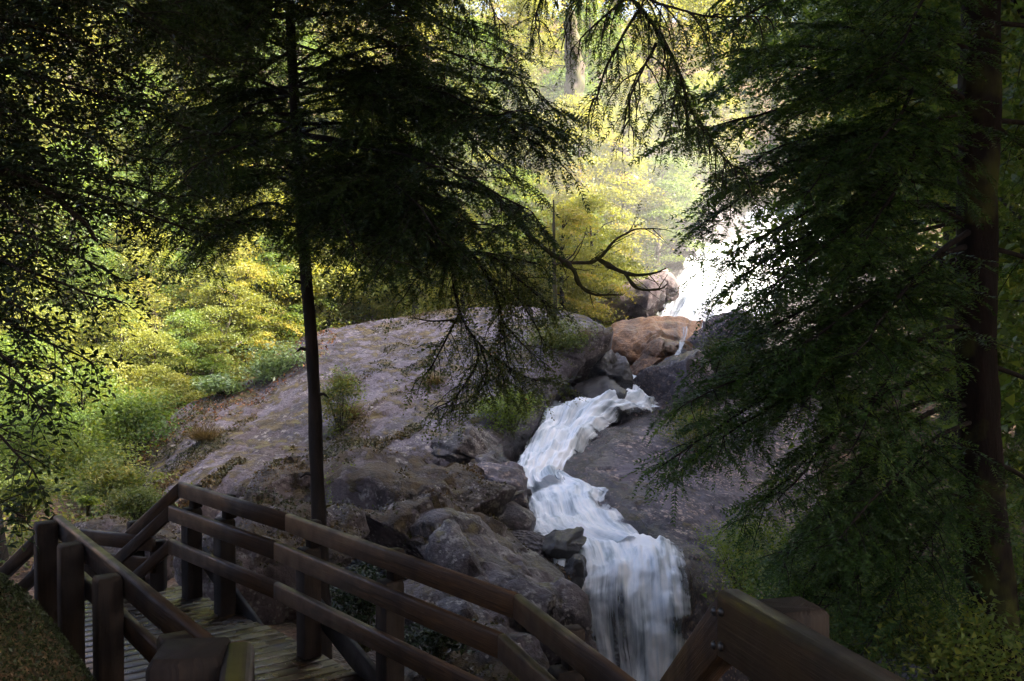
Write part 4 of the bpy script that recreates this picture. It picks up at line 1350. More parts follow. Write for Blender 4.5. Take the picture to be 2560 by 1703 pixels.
for (z_, px, py, d, ln) in [(3.0, 330, 260, 6.2, 0.9), (3.4, 260, 120, 6.0, 0.9), (3.8, 420, 60, 6.4, 0.9), (3.2, 480, 330, 6.6, 0.8), (2.6, 300, 560, 6.6, 0.8), (2.5, 420, 480, 6.8, 0.7), (2.9, 180, 330, 5.6, 0.9), (4.2, 200, 20, 5.8, 0.9),
                            (2.2, 270, 760, 5.6, 0.6), (2.3, 300, 690, 5.9, 0.6), (2.0, 200, 900, 5.2, 0.55), (2.1, 120, 800, 5.0, 0.6), (1.9, 120, 1040, 4.8, 0.45), (1.6, 100, 1180, 4.6, 0.4), (1.5, 60, 1290, 4.5, 0.35), (2.0, 60, 960, 4.8, 0.5), (2.4, 60, 700, 5.0, 0.7),
                            (4.6, 520, -40, 6.2, 0.9), (4.0, 330, 180, 7.0, 0.9), (3.4, 420, 240, 7.2, 0.9), (3.0, 380, 420, 7.4, 0.8), (4.4, 120, 60, 6.2, 0.9), (3.2, 40, 300, 5.8, 0.9), (2.9, 220, 450, 7.2, 0.8), (3.9, 560, 160, 7.4, 0.8), (2.6, 60, 640, 6.2, 0.8), (2.8, 80, 560, 5.2, 0.8), (3.6, 100, 200, 5.4, 0.9), (2.7, 520, 590, 7.2, 0.6)]:
    a = at_trunk(path3, z_)
    tip = P(px, py, d)
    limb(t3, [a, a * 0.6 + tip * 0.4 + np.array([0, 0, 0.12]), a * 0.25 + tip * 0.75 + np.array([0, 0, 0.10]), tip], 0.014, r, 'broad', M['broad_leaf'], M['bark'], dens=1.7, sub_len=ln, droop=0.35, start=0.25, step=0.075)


# ------------------------------------------------------------------ crowns shared by the forest trees
def leaf_quads(p, nrm, size, r):
    n = len(p)
    nrm = nrm / np.linalg.norm(nrm, axis=1, keepdims=True)
    a = np.cross(nrm, r.normal(size=(n, 3))); a /= np.linalg.norm(a, axis=1, keepdims=True) + 1e-9
    b = np.cross(nrm, a)
    s = (size * r.uniform(0.6, 1.3, n))[:, None]
    return np.stack([p - a * s - b * s * 0.25, p + a * s, p - a * s * 0.15 + b * s * 0.85], 1)

def layered_crown(h, rad, base, plates, per, size, seed, pw=0.75, thick=0.10, profile=1.0):
    """flat-layered crown like southern beech: leaf plates along limbs. Local origin at the trunk foot"""
    r = np.random.default_rng(seed)
    Q, Rn = [], []
    T = Tubes()
    lean = r.normal(size=2) * 0.03
    tz = np.linspace(0, h, 14)
    tpath = np.stack([lean[0] * tz + 0.12 * noise(np.stack([tz * 0.4, tz * 0 + seed, tz * 0], -1)), lean[1] * tz + 0.12 * noise(np.stack([tz * 0.4, tz * 0 + seed + 5, tz * 0], -1)), tz], -1)
    T.add(tpath, np.linspace(0.035 * h ** 0.8, 0.012, 14) * np.concatenate([[1.5], np.ones(13)]), 9)
    for k in range(plates):
        t = r.uniform(0, 1) ** 0.85
        z = base + (h * 1.02 - base) * t
        rr = rad * (math.sin(math.pi * min(1, 0.18 + 0.80 * t)) ** 0.7) * profile
        a = r.uniform(0, 2 * math.pi)
        q = rr * math.sqrt(r.uniform(0.05, 1))
        c = np.array([lean[0] * z + math.cos(a) * q, lean[1] * z + math.sin(a) * q, z + r.normal() * 0.15 - 0.12 * q])
        w = pw * r.uniform(0.55, 1.35)
        n = int(per * (w / pw) ** 1.5)
        u = r.normal(size=(n, 3)) * np.array([0.5, 0.5, thick]) * w
        tilt = np.array([math.cos(a), math.sin(a), 0]) * r.uniform(0.1, 0.5)
        u[:, 2] -= u[:, 0] * tilt[0] + u[:, 1] * tilt[1]
        u[:, 2] -= 0.18 * (u[:, 0] ** 2 + u[:, 1] ** 2) / w
        nr = np.array([0, 0, 0.8]) + tilt + r.normal(size=(n, 3)) * 0.75
        Q.append(leaf_quads(c + u, nr, np.full(n, size), r))
        tone = r.uniform(0, 1)
        Rn.append(np.clip(0.6 * tone + 0.4 * r.uniform(0, 1, n), 0, 1))
        if k % 3 == 0:
            p0 = tpath[int(np.clip((z - 0.5) / h * 13, 0, 13))]
            T.add(np.array([p0, p0 * 0.5 + c * 0.5 + [0, 0, 0.15], c]), [0.03, 0.018, 0.006], 5)
    return np.concatenate(Q), np.concatenate(Rn), T.get()

CROWNS = []
for k, (h, rad, base, pl_, per, size, pw) in enumerate([
        (9.5, 2.6, 2.0, 120, 300, 0.055, 0.80), (7.0, 2.3, 0.7, 110, 300, 0.052, 0.72), (11.5, 2.9, 2.6, 140, 290, 0.058, 0.90),
        (5.0, 2.0, 0.2, 90, 300, 0.047, 0.62), (8.0, 2.0, 1.2, 95, 300, 0.052, 0.68), (12.5, 3.3, 3.4, 150, 290, 0.060, 0.95),
        (23.0, 5.4, 9.5, 190, 170, 0.13, 1.5)]):
    q, rn, (tv, tf) = layered_crown(h, rad, base, pl_, per, size, 500 + k, pw)
    v, f = quads_mesh(q)
    cm = make_mesh("crown", v, f, attr={"rnd": rn})
    tm = make_mesh("trunk", tv, tf, smooth=True)
    CROWNS.append((cm, tm, h, rad))

def forest_tree(name, label, x, y, k, scale, rot, mleaf, mbark, group, sink=0.3, cat="tree", z=None):
    cm, tm, h, rad = CROWNS[k]
    t = thing(name, label, cat, (x, y, (gz1(x, y) if z is None else z) - sink), group)
    t.rotation_euler = (0, 0, rot)
    t.scale = (scale, scale, scale)
    for nm, me, m in (("trunk", tm, mbark), ("crown", cm, mleaf)):
        o = bpy.data.objects.new(nm, me)
        COL.objects.link(o)
        o.parent = t
        if not me.materials:
            me.materials.append(m)
        o.material_slots[0].link = 'OBJECT'
        o.material_slots[0].material = m
    return t

# hillside trees in view, row by row
r = np.random.default_rng(404)
ORD = ["first", "second", "third", "fourth", "fifth", "sixth", "seventh", "eighth", "ninth", "tenth", "eleventh", "twelfth", "thirteenth", "fourteenth", "fifteenth", "sixteenth", "seventeenth", "eighteenth", "nineteenth", "twentieth"]
rows = [("front", 34.0, [(-60, 3, 1.0), (60, 4, 0.9), (170, 1, 1.0), (280, 3, 1.1), (380, 1, 0.9), (480, 3, 1.0), (570, 4, 0.75), (660, 3, 1.0), (820, 3, 0.9), (930, 3, 0.8), (1040, 4, 0.7), (1160, 3, 0.9), (1280, 1, 0.8), (1400, 3, 0.9), (1490, 3, 0.9)]),
        ("second", 40.0, [(-40, 0, 1.0), (100, 4, 1.1), (230, 1, 1.1), (350, 0, 0.9), (470, 1, 1.1), (600, 4, 1.0), (720, 1, 1.0), (850, 1, 1.1), (970, 4, 0.9), (1080, 1, 1.1), (1200, 0, 0.9), (1330, 4, 1.0), (1450, 1, 1.1), (1560, 4, 0.9), (1640, 3, 1.0)]),
        ("third", 48.0, [(20, 0, 1.0), (180, 2, 0.9), (330, 4, 1.1), (460, 0, 1.0), (620, 2, 0.9), (760, 0, 1.0), (900, 4, 1.1), (1040, 0, 1.0), (1180, 2, 0.9), (1310, 0, 0.9), (1430, 1, 1.2), (1560, 0, 0.9), (1680, 4, 1.0), (1760, 1, 1.0), (2080, 1, 1.0), (2200, 0, 0.9)]),
        ("fourth", 57.0, [(60, 2, 1.0), (260, 0, 1.1), (440, 2, 1.0), (640, 5, 0.9), (820, 0, 1.0), (1000, 2, 1.0), (1170, 0, 1.0), (1320, 2, 0.9), (1470, 0, 1.1), (1620, 4, 1.1), (1780, 2, 0.9), (1930, 0, 1.0), (2080, 2, 1.0), (2250, 0, 1.0)])]
for rname, y0, lst in rows:
    for i, (px, k, s) in enumerate(lst):
        y = y0 + r.uniform(-2.2, 2.2)
        x = (px - 1280) / F * y
        warm = r.uniform() < (0.72 if px < 1500 else 0.6)
        tone = "yellow-green" if warm else "green"
        forest_tree("beech_tree", f"{tone} layered beech, {ORD[i]} from left in the hillside's {rname} row of trees", x, y, k, s * r.uniform(0.92, 1.08), r.uniform(0, 6.28),
                    M['beech'] if warm else M['beech_green'], M['bark_grey'] if r.uniform() < 0.5 else M['bark'], "trees on the sunlit hillside")

edge = [("yellow-green", 395, 27.2, 3, 0.62), ("green", 465, 28.6, 3, 0.6), ("yellow-green", 535, 29.6, 3, 0.72), ("yellow-green", 615, 30.6, 3, 0.7), ("green", 690, 31.8, 3, 0.75), ("yellow-green", 770, 33.0, 3, 0.7),
        ("yellow-green", 850, 34.2, 3, 0.62), ("green", 940, 35, 3, 0.6), ("yellow-green", 1030, 35.6, 3, 0.62), ("yellow-green", 1120, 35.8, 3, 0.6), ("green", 1230, 36, 3, 0.7), ("yellow-green", 1340, 36.5, 3, 0.72), ("green", 1430, 37.5, 3, 0.8)]
for i, (tone, px, y, k, s) in enumerate(edge):
    forest_tree("beech_sapling", f"bushy {tone} young beech, {ORD[i]} from left along the slab's upper rim", (px - 1280) / F * y, y, k, s, r.uniform(0, 6.28), M['beech'] if tone != "green" else M['beech_green'], M['bark'], "young beeches along the slab rim", cat="tree")
bank = [("green", 30, 24, 3, 0.85), ("yellow-green", 120, 26.5, 3, 0.9), ("green", 210, 24.5, 3, 0.75), ("yellow-green", 300, 27, 3, 0.85), ("green", -40, 20, 3, 0.7), ("yellow-green", 60, 29, 1, 0.75), ("green", 230, 30, 1, 0.7), ("yellow-green", 350, 31, 1, 0.75)]
for i, (tone, px, y, k, s) in enumerate(bank):
    forest_tree("bank_tree", f"low {tone} leafy tree on the left bank below the hillside, {ORD[i]} of eight", (px - 1280) / F * y, y, k, s, r.uniform(0, 6.28), M['beech'] if tone != "green" else M['beech_green'], M['bark'], "low trees on the left bank")

# the wood beyond, one mass
Q, Rn, TT = [], [], Tubes()
for i in range(60):
    y = r.uniform(64, 95)
    x = r.uniform(-0.62, 0.62) * y
    zz = gz1(x, y)
    n = 2600
    c = np.array([x, y, zz])
    for k in range(26):
        t = r.uniform(0, 1)
        cc = c + np.array([r.normal() * 1.7, r.normal() * 1.7, 1.5 + 9.5 * t])
        m_ = 170
        u = r.normal(size=(m_, 3)) * np.array([0.9, 0.9, 0.28])
        Q.append(leaf_quads(cc + u, np.array([0, -0.2, 1.0]) + r.normal(size=(m_, 3)) * 0.5, np.full(m_, 0.14), r))
        Rn.append(np.clip(0.65 * r.uniform() + 0.35 * r.uniform(0, 1, m_), 0, 1))
    TT.add(np.array([c - [0, 0, 0.5], c + [0.1, 0, 5], c + [0, 0, 10]]), [0.28, 0.2, 0.05], 7)
v, f = quads_mesh(np.concatenate(Q))
o = obj("forest", make_mesh("forest", v, f, attr={"rnd": np.concatenate(Rn)}), M['beech'])
o["kind"] = "stuff"; o["label"] = "hazy far wood covering the upper hillside"; o["category"] = "forest"
v, f = TT.get()
o2 = obj("forest_stems", make_mesh("forest_stems", v, f, smooth=True), M['bark_grey'], o)
o2["kind"] = "stuff"

# undergrowth on the hillside and banks
Q, Rn = [], []
cnt = 0
while cnt < 4600:
    y = r.uniform(14, 66)
    x = r.uniform(-0.60, 0.55) * y
    px = 1280 + F * x / y
    if y < 32 and -6.5 < x < 12:
        continue
    if y < 24 and x > -7:
        continue
    if 6 < x < 15 and y < 48:
        continue
    zz = gz1(x, y)
    m_ = 50
    s_ = r.uniform(0.25, 0.7)
    u = r.normal(size=(m_, 3)) * np.array([1, 1, 0.5]) * s_ * 0.6
    cc = np.array([x, y, zz + s_ * 0.5])
    Q.append(leaf_quads(cc + u, np.array([0, -0.3, 1.0]) + r.normal(size=(m_, 3)) * 0.6, np.full(m_, 0.038 + 0.0006 * y), r))
    Rn.append(np.clip(0.7 * r.uniform() + 0.3 * r.uniform(0, 1, m_), 0, 1))
    cnt += 1
v, f = quads_mesh(np.concatenate(Q))
o = obj("undergrowth", make_mesh("undergrowth", v, f, attr={"rnd": np.concatenate(Rn)}), M['shrub'])
o["kind"] = "stuff"; o["label"] = "low green and yellow undergrowth across the wooded slope"; o["category"] = "undergrowth"

# ------------------------------------------------------------------ shrubs one can pick out
def shrub(name, label, cx, cy, d, w, h, m, seed, n=2200, size=0.03, plates=22, upright=0.0, group=None, cat="shrub", depth=None):
    """leafy bush filling the photo box w x h (pixels) centred at cx,cy"""
    r = np.random.default_rng(seed)
    W_, H_ = w * d / F / 2, h * d / F / 2
    D_ = depth or W_ * 0.8
    c = P(cx, cy, d)
    foot = c - np.array([0, 0, H_])
    t = thing(name, label, cat, tuple(foot), group)
    Q, Rn = [], []
    T = Tubes()
    for k in range(plates):
        u = r.normal(size=3); u /= np.linalg.norm(u)
        cc = c + u * np.array([W_, D_, H_]) * r.uniform(0.25, 0.9)
        m_ = n // plates
        e = r.normal(size=(m_, 3)) * np.array([0.30 * W_, 0.30 * D_, (0.16 + 0.25 * upright) * H_])
        nr = np.array([0, 0, 1.0]) * (1 - upright) + r.normal(size=(m_, 3)) * 0.6
        Q.append(leaf_quads(cc + e, nr, np.full(m_, size), r))
        Rn.append(np.clip(0.65 * r.uniform() + 0.35 * r.uniform(0, 1, m_), 0, 1))
        p0 = foot + r.normal(size=3) * np.array([0.1, 0.1, 0]) * W_
        T.add(np.array([p0 - [0, 0, 0.15], (p0 + cc) / 2 + r.normal(size=3) * 0.05 * W_, cc]), [0.012, 0.008, 0.003], 5)
    v, f = T.get()
    part("stem", v, f, M['bark_moss'], t)
    v, f = quads_mesh(np.concatenate(Q))
    part("foliage", v, f, m, t, attr={"rnd": np.concatenate(Rn)})
    return t
shrub("shrub", "rounded green bush on the slab's edge above the white cascade", 1270, 1020, on_slab(1270, 1075), 150, 130, M['bright_shrub'], 1, 4200, 0.035)
shrub("shrub", "bush with yellow tips on top of the slab's overhanging nose", 1400, 840, on_slab(1400, 870), 160, 110, M['shrub'], 2, 4000, 0.04)
shrub("shrub", "dark bush hanging below slab's overhanging nose", 1340, 900, 26.6, 150, 90, M['shrub'], 3, 2600, 0.04)
shrub("shrub", "green and straw-coloured bush in the slab's hollow beside the slim trunk", 850, 1010, on_slab(850, 1080), 100, 170, M['shrub'], 4, 3400, 0.035)
shrub("conifer_sapling", "small pointed conifer sapling on the mossy ledge", 928, 1165, 17.0, 90, 90, M['bright_shrub'], 5, 2600, 0.025, cat="sapling")
shrub("shrub", "feathery upright bush behind the railing right of the slim trunk", 870, 1290, 14.8, 110, 190, M['bright_shrub'], 6, 3600, 0.022, upright=0.8)
shrub("shrub", "tiny tufted plant on the long boulder ridge", 1020, 1300, 13.6, 44, 40, M['bright_shrub'], 7, 700, 0.02, plates=8)
shrub("shrub", "small leafy clump on the mossy hump", 970, 1270, 14.4, 60, 36, M['shrub'], 8, 700, 0.022, plates=8)
shrub("shrub", "pale glossy bush at the slab's sunlit upper edge", 690, 915, on_slab(700, 930), 180, 120, M['glossy'], 9, 4200, 0.055, plates=30)
shrub("shrub", "pale glossy bush low against the slab's left rim", 560, 965, on_slab(580, 985), 120, 60, M['glossy'], 10, 2000, 0.055)
shrub("shrub", "deep green bush left of the slab's rim", 330, 1060, 23.6, 230, 180, M['beech_green'], 11, 5200, 0.05, plates=34)
shrub("shrub", "large mixed green bush on the left bank below the forest", 180, 1150, 20.4, 260, 190, M['beech_green'], 12, 5600, 0.045, plates=34)
shrub("shrub", "green bush on the left bank nearest the railing corner", 290, 1200, 18.6, 200, 120, M['shrub'], 13, 3600, 0.04, plates=26)
shrub("shrub", "yellow-green heath bush behind the railing corner", 350, 1255, 15.6, 170, 100, M['shrub'], 14, 4600, 0.024, plates=30)
shrub("shrub", "grey-green bush at the far left of the bank", 60, 1230, 15.5, 190, 110, M['shrub'], 15, 3600, 0.03, plates=24)
shrub("fern", "bright green fern clump on the red-brown bank", 218, 1255, 16.2, 56, 26, M['bright_shrub'], 16, 700, 0.035, plates=8, cat="fern")
shrub("shrub", "light green feathery bush leaning over the speckled slab", 1860, 1370, 15.6, 220, 270, M['bright_shrub'], 17, 9000, 0.022, plates=46)
shrub("shrub", "yellowish wispy bush on the speckled slab's upper edge", 1740, 1060, 23.0, 170, 150, M['shrub'], 18, 3600, 0.035)
shrub("shrub", "autumn-tinted bush right of the stained rock", 1830, 900, 28.6, 160, 190, M['small_leaf'], 19, 3400, 0.045)
shrub("shrub", "low light green bush beside lower waterfall's right wall", 1870, 1540, 13.8, 160, 150, M['bright_shrub'], 20, 4600, 0.022, plates=30)
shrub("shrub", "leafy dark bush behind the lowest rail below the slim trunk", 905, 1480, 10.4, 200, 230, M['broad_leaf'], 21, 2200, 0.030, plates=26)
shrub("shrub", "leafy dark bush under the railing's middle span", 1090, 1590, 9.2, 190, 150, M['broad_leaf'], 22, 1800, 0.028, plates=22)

for i, (lab, cx, cy, d, w, h) in enumerate([("dark green bush at the foot of the tall conifer", 2380, 1600, 7.4, 360, 260), ("shaded leafy bush just beyond the close railing peak", 2060, 1560, 9.0, 330, 260),
        ("green undergrowth bush between the close railing and tall trunk", 2220, 1480, 10.2, 320, 240), ("shaded bush low on the right bank, lit leaves on top", 2120, 1360, 12.0, 300, 200), ("dark bush right of the tall trunk near the corner", 2560, 1450, 9.0, 240, 420),
        ("green bush behind the tall trunk's foot", 2420, 1330, 11.0, 320, 260), ("dim bush under the sweeping boughs above the close railing", 1960, 1460, 12.2, 260, 200)]):
    shrub("shrub", lab, cx, cy, d, w, h, M['beech_green'], 60 + i, 4200, 0.030, plates=40, depth=1.3)

# moss, lichen crust and fallen leaves lying on the rock, as low relief of tiny leaves
def scatter_on(pos, nrm, size, r, lift=0.01):
    return leaf_quads(pos + nrm * r.uniform(0, lift * 2, (len(pos), 1)), nrm * 0.5 + r.normal(size=pos.shape) * 0.6, np.full(len(pos), size), r)
r = np.random.default_rng(808)
g = SURF[0]
gn = grid_normals(g)
gn = np.where(gn[..., 2:3] < 0, -gn, gn)
nv_, nu_ = g.shape[:2]
iv, iu = r.integers(4, nv_ - 4, 150000), r.integers(3, nu_ - 3, 150000)
p_ = g[iv, iu] + r.normal(size=(150000, 3)) * 0.03
cs, sn = math.cos(2.12), math.sin(2.12)
al_ = p_[:, 0] * math.cos(-2.12) + p_[:, 1] * math.sin(-2.12)
ac_ = -p_[:, 0] * math.sin(-2.12) + p_[:, 1] * math.cos(-2.12)
band = fbm(np.stack([al_ * 0.22, ac_ * 0.9, p_[:, 2] * 0.4], -1), 4) + 0.35 * fbm(p_ * 2.2, 3)
vfr, ufr = iv / nv_, iu / nu_
want = band + 0.30 * np.clip(0.28 - ufr, 0, 1) / 0.28 + 0.20 * np.clip(vfr - 0.6, 0, 1)
ok = want > 0.27
q = scatter_on(p_[ok], gn[iv, iu][ok], 0.034, r)
tone = np.clip(0.45 + 0.9 * noise(p_[ok] * 0.7) + r.uniform(-0.25, 0.25, ok.sum()), 0, 1)
v, f = quads_mesh(q)
o = obj("moss", make_mesh("moss", v, f, attr={"rnd": tone}), M['moss_gold'])
o["kind"] = "stuff"; o["label"] = "ochre and green moss streaks on the grey slab"; o["category"] = "moss"
ok = (vfr < 0.16 + 0.06 * noise(p_ * 0.8)) & (ufr < 0.40) & (r.uniform(size=len(p_)) < 0.16)
q = scatter_on(p_[ok], gn[iv, iu][ok], 0.045, r, 0.02)
v, f = quads_mesh(q)
o = obj("leaf_litter", make_mesh("leaf_litter", v, f, attr={"rnd": r.uniform(0, 1, len(q))}), M['litter'])
o["kind"] = "stuff"; o["label"] = "rust-red fallen leaves along the slab's upper rim"; o["category"] = "leaves"
for (o_, v_, f_, sd) in MOSSY:
    a_, b_, c_ = v_[f_[:, 0]], v_[f_[:, 1]], v_[f_[:, 2]]
    fn = np.cross(b_ - a_, c_ - a_)
    ar = np.linalg.norm(fn, axis=1)
    fn = fn / (ar[:, None] + 1e-12)
    ce = (a_ + b_ + c_) / 3
    pick = r.choice(len(f_), 9000, p=ar / ar.sum())
    w_ = ce[pick]
    m_ = 0.55 * fn[pick, 2] + 1.3 * fbm(w_ * 0.9 + sd, 4) + 0.5 * fbm(w_ * 3.0 + sd, 2)
    ok = m_ > 0.50
    if ok.sum() < 10:
        continue
    q = scatter_on(w_[ok] + r.normal(size=(ok.sum(), 3)) * 0.02, fn[pick][ok], 0.026, r)
    v, f = quads_mesh(q)
    mp_ = obj("moss", make_mesh("moss", v, f, attr={"rnd": np.clip(0.5 + 0.9 * noise(w_[ok] * 1.1) + r.uniform(-0.25, 0.25, ok.sum()), 0, 1)}), M['moss_gold'], o_)
    mp_["kind"] = "stuff"

# dry grass tufts on the slab
def tuft(label, cx, cy, d, w, h, seed, n=260):
    r = np.random.default_rng(seed)
    c = P(cx, cy, d)
    W_, H_ = w * d / F / 2, h * d / F
    t = thing("grass_tuft", label, "grass", tuple(c), "dry grass tufts on the slab")
    p = c + np.stack([r.normal(size=n) * W_ * 0.5, r.normal(size=n) * W_ * 0.4, r.normal(size=n) * 0.03], -1)
    dirv = np.stack([r.normal(size=n) * 0.5, r.normal(size=n) * 0.4 - 0.3, np.ones(n)], -1)
    dirv = dirv / np.linalg.norm(dirv, axis=1, keepdims=True) * (H_ * r.uniform(0.5, 1.1, n))[:, None]
    sd = np.stack([np.full(n, 0.006), r.normal(size=n) * 0.003, np.zeros(n)], -1)
    bend = np.stack([r.normal(size=n) * 0.2, -np.abs(r.normal(size=n)) * 0.25, -np.full(n, 0.3)], -1) * H_
    q = np.stack([p - sd, p + sd, p + dirv + sd * 0.3 + bend, p + dirv - sd * 0.3 + bend], 1)
    v, f = quads_mesh(q)
    part("blade_clump", v, f, M['dry'], t, attr={"rnd": r.uniform(0, 1, n)}, kind="stuff")
tuft("straw tuft in the slab's hollow right of the slim trunk", 880, 1040, on_slab(880, 1040), 50, 50, 1, 420)
tuft("straw tuft above the hollow beside the slim trunk", 860, 960, on_slab(860, 960), 60, 40, 2, 420)
tuft("long straw streak on the slab left of the slim trunk", 510, 1100, on_slab(510, 1100), 50, 60, 3, 500)
tuft("straw tuft on the slab's overhanging nose", 1465, 850, on_slab(1465, 850), 40, 34, 4, 300)
tuft("rust-coloured tuft on the slab below hanging leaves", 1085, 960, on_slab(1085, 960), 50, 40, 5, 300)

# ------------------------------------------------------------------ dead snags and pale trunks on the slope
def snag(name, label, ctrl, radii, m, seed, twigs=0):
    r = np.random.default_rng(seed)
    pts_ = [P(*c) for c in ctrl]
    t = thing(name, label, "tree", tuple(pts_[0]))
    _, path = trunk_part(t, pts_, radii, m, r, n=50, sides=14, rough=0.25)
    for k in range(twigs):
        i = r.integers(10, 49)
        d = r.normal(size=3); d[2] = abs(d[2]) * 0.5; d /= np.linalg.norm(d)
        ln = r.uniform(0.6, 1.8)
        q = [path[i]]
        for j in range(6):
            d = d + r.normal(size=3) * 0.25; d /= np.linalg.norm(d)
            q.append(q[-1] + d * ln / 6)
        v, f = tube(q, np.linspace(0.035, 0.006, 7), 5)
        part("branch", v, f, m, t)
snag("dead_tree", "weathered grey trunk standing high in the hazy gap", [(1425, 330, 46), (1425, 280, 46), (1440, 200, 46), (1430, 110, 46), (1425, 30, 46)], [0.50, 0.44, 0.42, 0.38, 0.2], M['bark_moss'], 1, 5)
snag("dead_tree", "broken leaning grey snag in the middle of the hazy gap", [(1575, 470, 41), (1555, 400, 41), (1535, 350, 41), (1525, 315, 41)], [0.42, 0.36, 0.20, 0.03], M['bark_grey'], 2, 2)
snag("mossy_trunk", "gnarled mossy trunk with pale dead twigs left of slim tree", [(440, 980, 31), (430, 900, 31), (400, 830, 31), (375, 780, 31), (365, 730, 31)], [0.30, 0.26, 0.20, 0.16, 0.10], M['bark_moss'], 3, 6)
snag("pale_trunk", "left one of the paired pale trunks near the left edge", [(105, 900, 36), (105, 800, 36), (100, 700, 36), (98, 560, 36), (95, 420, 36)], [0.28, 0.25, 0.24, 0.22, 0.15], M['bark_grey'], 4)
snag("pale_trunk", "right one of the paired pale trunks near the left edge", [(132, 900, 37), (130, 800, 37), (130, 700, 37), (126, 560, 37), (128, 420, 37)], [0.26, 0.22, 0.2, 0.2, 0.15], M['bark_grey'], 5)
for lab, c_ in (("bare pale dead branch slanting among the yellow leaves left of slim tree", [(640, 900, 32.5), (600, 820, 32.3), (555, 760, 32), (500, 720, 32)]), ("forked pale dead branch beside the gnarled mossy trunk", [(420, 880, 30.5), (395, 850, 30.3), (370, 860, 30.2), (345, 885, 30)]),
                ("leaning pale dead stick near the slab's left rim", [(520, 960, 29), (545, 880, 29.2), (575, 800, 29.4), (590, 740, 29.6)])):
    snag("dead_branch", lab, c_, [0.05, 0.045, 0.035, 0.012], M['bark_pale'], len(lab), 7)
snag("thin_bare_tree", "thin straight bare stem rising from the slab's nose", [(1388, 850, 27.8), (1388, 760, 27.8), (1386, 680, 27.8), (1385, 600, 27.8), (1384, 500, 27.8)], [0.075, 0.065, 0.055, 0.045, 0.02], M['bark_moss'], 6, 2)

# ------------------------------------------------------------------ shading woods on the right bank and around the platform
r = np.random.default_rng(606)
right = [(9.5, 13, 4, 1.8), (12.5, 16, 2, 1.8), (10.8, 20, 2, 1.7), (14.5, 22, 5, 1.8), (12.5, 25.5, 2, 1.7), (17, 27, 5, 1.6), (13.2, 29.0, 0, 1.9), (7.8, 11, 1, 1.4), (9.2, 17, 1, 1.9), (16, 18, 2, 1.8), (20, 23, 5, 1.8), (10.5, 23.6, 0, 1.8),
         (17.5, 30.0, 2, 1.6), (6.6, 14.2, 3, 0.7), (12, 10, 2, 1.6), (18, 12, 5, 1.6), (10.2, 8.0, 0, 1.5)]
for i, (x, y, k, s) in enumerate(right):
    forest_tree("shaded_tree", f"shaded green tree on the right bank behind the tall conifer, {ORD[i]} of its thicket", x, y, k, s, r.uniform(0, 6.28), M['beech_green'], M['bark'], "shaded trees on the right bank")
for t_, sc_, xy in ((t1, 0.85, 0.6), (t2, 1.0, 0.9)):
    o = obj("crown", CROWNS[6][0], M["needle"], t_)
    o.scale = (xy, xy, sc_)
    o.material_slots[0].link = 'OBJECT'
    o.material_slots[0].material = M['needle']
near = [(9.2, 4.0, 5, 1.5), (12.5, 6.5, 5, 1.5), (9.8, 0.6, 5, 1.5), (-7.9, 14.4, 6, 0.95), (-4.2, 6.4, 6, 0.95), (5.2, 6.2, 6, 1.0), (3.4, -1.0, 6, 1.0), (-3.2, -1.5, 6, 1.0), (0, -6.5, 6, 1.1), (6.8, 1.8, 6, 1.0), (-6.6, 2.2, 6, 1.0), (8.2, -4, 6, 1.0), (-8.5, -4.5, 6, 1.0), (-8.0, 10.0, 6, 0.95), (11.5, 4, 6, 1.0),
        (-12, 4, 6, 1.0), (4.0, -11, 6, 1.1), (-5, -12, 6, 1.1)]
for i, (x, y, k, s) in enumerate(near):
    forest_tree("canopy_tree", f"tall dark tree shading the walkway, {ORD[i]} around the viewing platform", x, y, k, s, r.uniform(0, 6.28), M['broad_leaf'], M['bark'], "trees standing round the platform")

# moss on the bank by the steps
r = np.random.default_rng(707)
n = 120000
x = r.uniform(-3.6, -1.25, n); y = r.uniform(2.2, 6.2, n)
ok = x < -1.15 - 0.33 * (y - 3.2)
x, y = x[ok], y[ok]
z = ground_z(x, y) + r.uniform(0, 0.05, len(x))
q = leaf_quads(np.stack([x, y, z], -1), r.normal(size=(len(x), 3)) + [0, 0, 0.4], np.full(len(x), 0.0095), r)
v, f = quads_mesh(q)
o = obj("moss", make_mesh("moss", v, f, attr={"rnd": r.uniform(0, 1, len(q))}), M['moss'])
o["kind"] = "stuff"; o["label"] = "dark moss covering the bank beside the landing"; o["category"] = "moss"

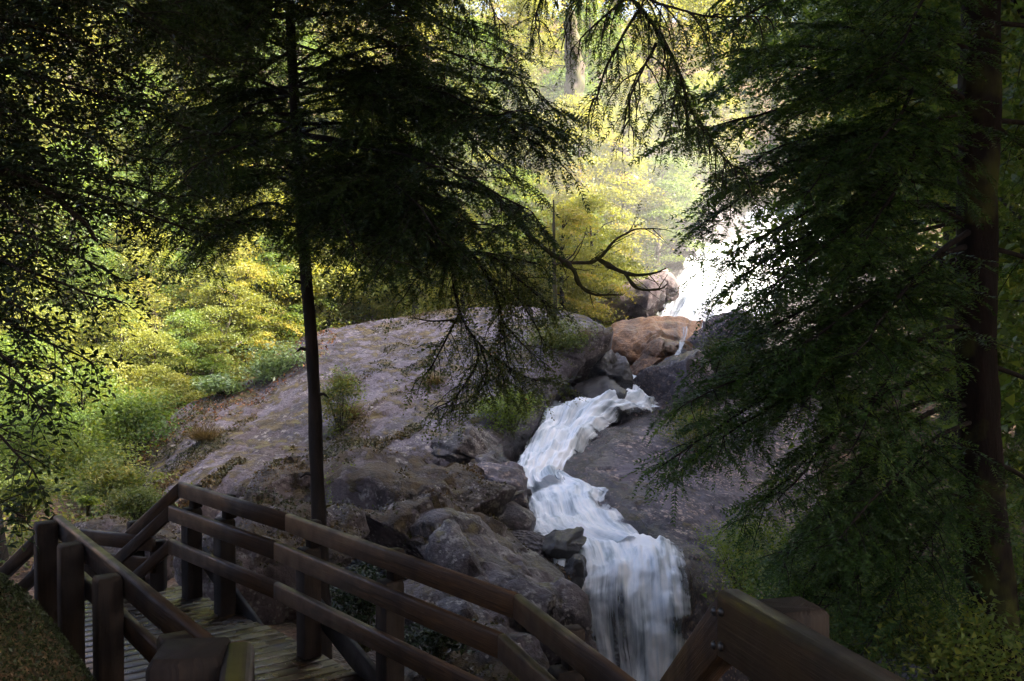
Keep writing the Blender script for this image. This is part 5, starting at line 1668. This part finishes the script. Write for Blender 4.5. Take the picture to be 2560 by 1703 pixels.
# ------------------------------------------------------------------ haze
bm = bmesh.new()
bmesh.ops.create_cube(bm, size=1.0)
me = bpy.data.meshes.new("haze")
bm.to_mesh(me); bm.free()
hz = bpy.data.objects.new("haze", me)
COL.objects.link(hz)
hz.location = (0, 62, 22)
hz.scale = (160, 190, 62)
hm = bpy.data.materials.new("haze")
hm.use_nodes = True
ht = hm.node_tree
ht.nodes.remove(ht.nodes["Principled BSDF"])
pv = ht.nodes.new("ShaderNodeVolumePrincipled")
pv.inputs["Color"].default_value = (0.92, 0.92, 0.95, 1)
pv.inputs["Density"].default_value = 0.0006
pv.inputs["Anisotropy"].default_value = 0.3
ht.links.new(pv.outputs[0], ht.nodes["Material Output"].inputs["Volume"])
me.materials.append(hm)
hz["kind"] = "stuff"; hz["label"] = "thin sunlit haze hanging in the valley air"; hz["category"] = "haze"


# spray hanging over the foot of the upper waterfall
v, f = ICO[4]
me = make_mesh("mist", v, f)
mo = bpy.data.objects.new("mist", me)
COL.objects.link(mo)
mo.location = P(1540, 560, 39.5)
mo.scale = (12.5, 8.5, 8.5)
hm = bpy.data.materials.new("mist")
hm.use_nodes = True
ht = hm.node_tree
ht.nodes.remove(ht.nodes["Principled BSDF"])
pv = ht.nodes.new("ShaderNodeVolumePrincipled")
pv.inputs["Color"].default_value = (0.97, 0.95, 0.93, 1)
pv.inputs["Anisotropy"].default_value = 0.2
tc = ht.nodes.new("ShaderNodeTexCoord")
ln = ht.nodes.new("ShaderNodeVectorMath"); ln.operation = 'LENGTH'
ht.links.new(tc.outputs["Object"], ln.inputs[0])
mr = ht.nodes.new("ShaderNodeMapRange")
mr.interpolation_type = 'SMOOTHSTEP'
mr.inputs[1].default_value = 0.15; mr.inputs[2].default_value = 1.0; mr.inputs[3].default_value = 0.019; mr.inputs[4].default_value = 0.0
ht.links.new(ln.outputs["Value"], mr.inputs[0])
ht.links.new(mr.outputs[0], pv.inputs["Density"])
ht.links.new(pv.outputs[0], ht.nodes["Material Output"].inputs["Volume"])
me.materials.append(hm)
mo["kind"] = "stuff"; mo["label"] = "sunlit spray drifting off the upper waterfall"; mo["category"] = "mist"
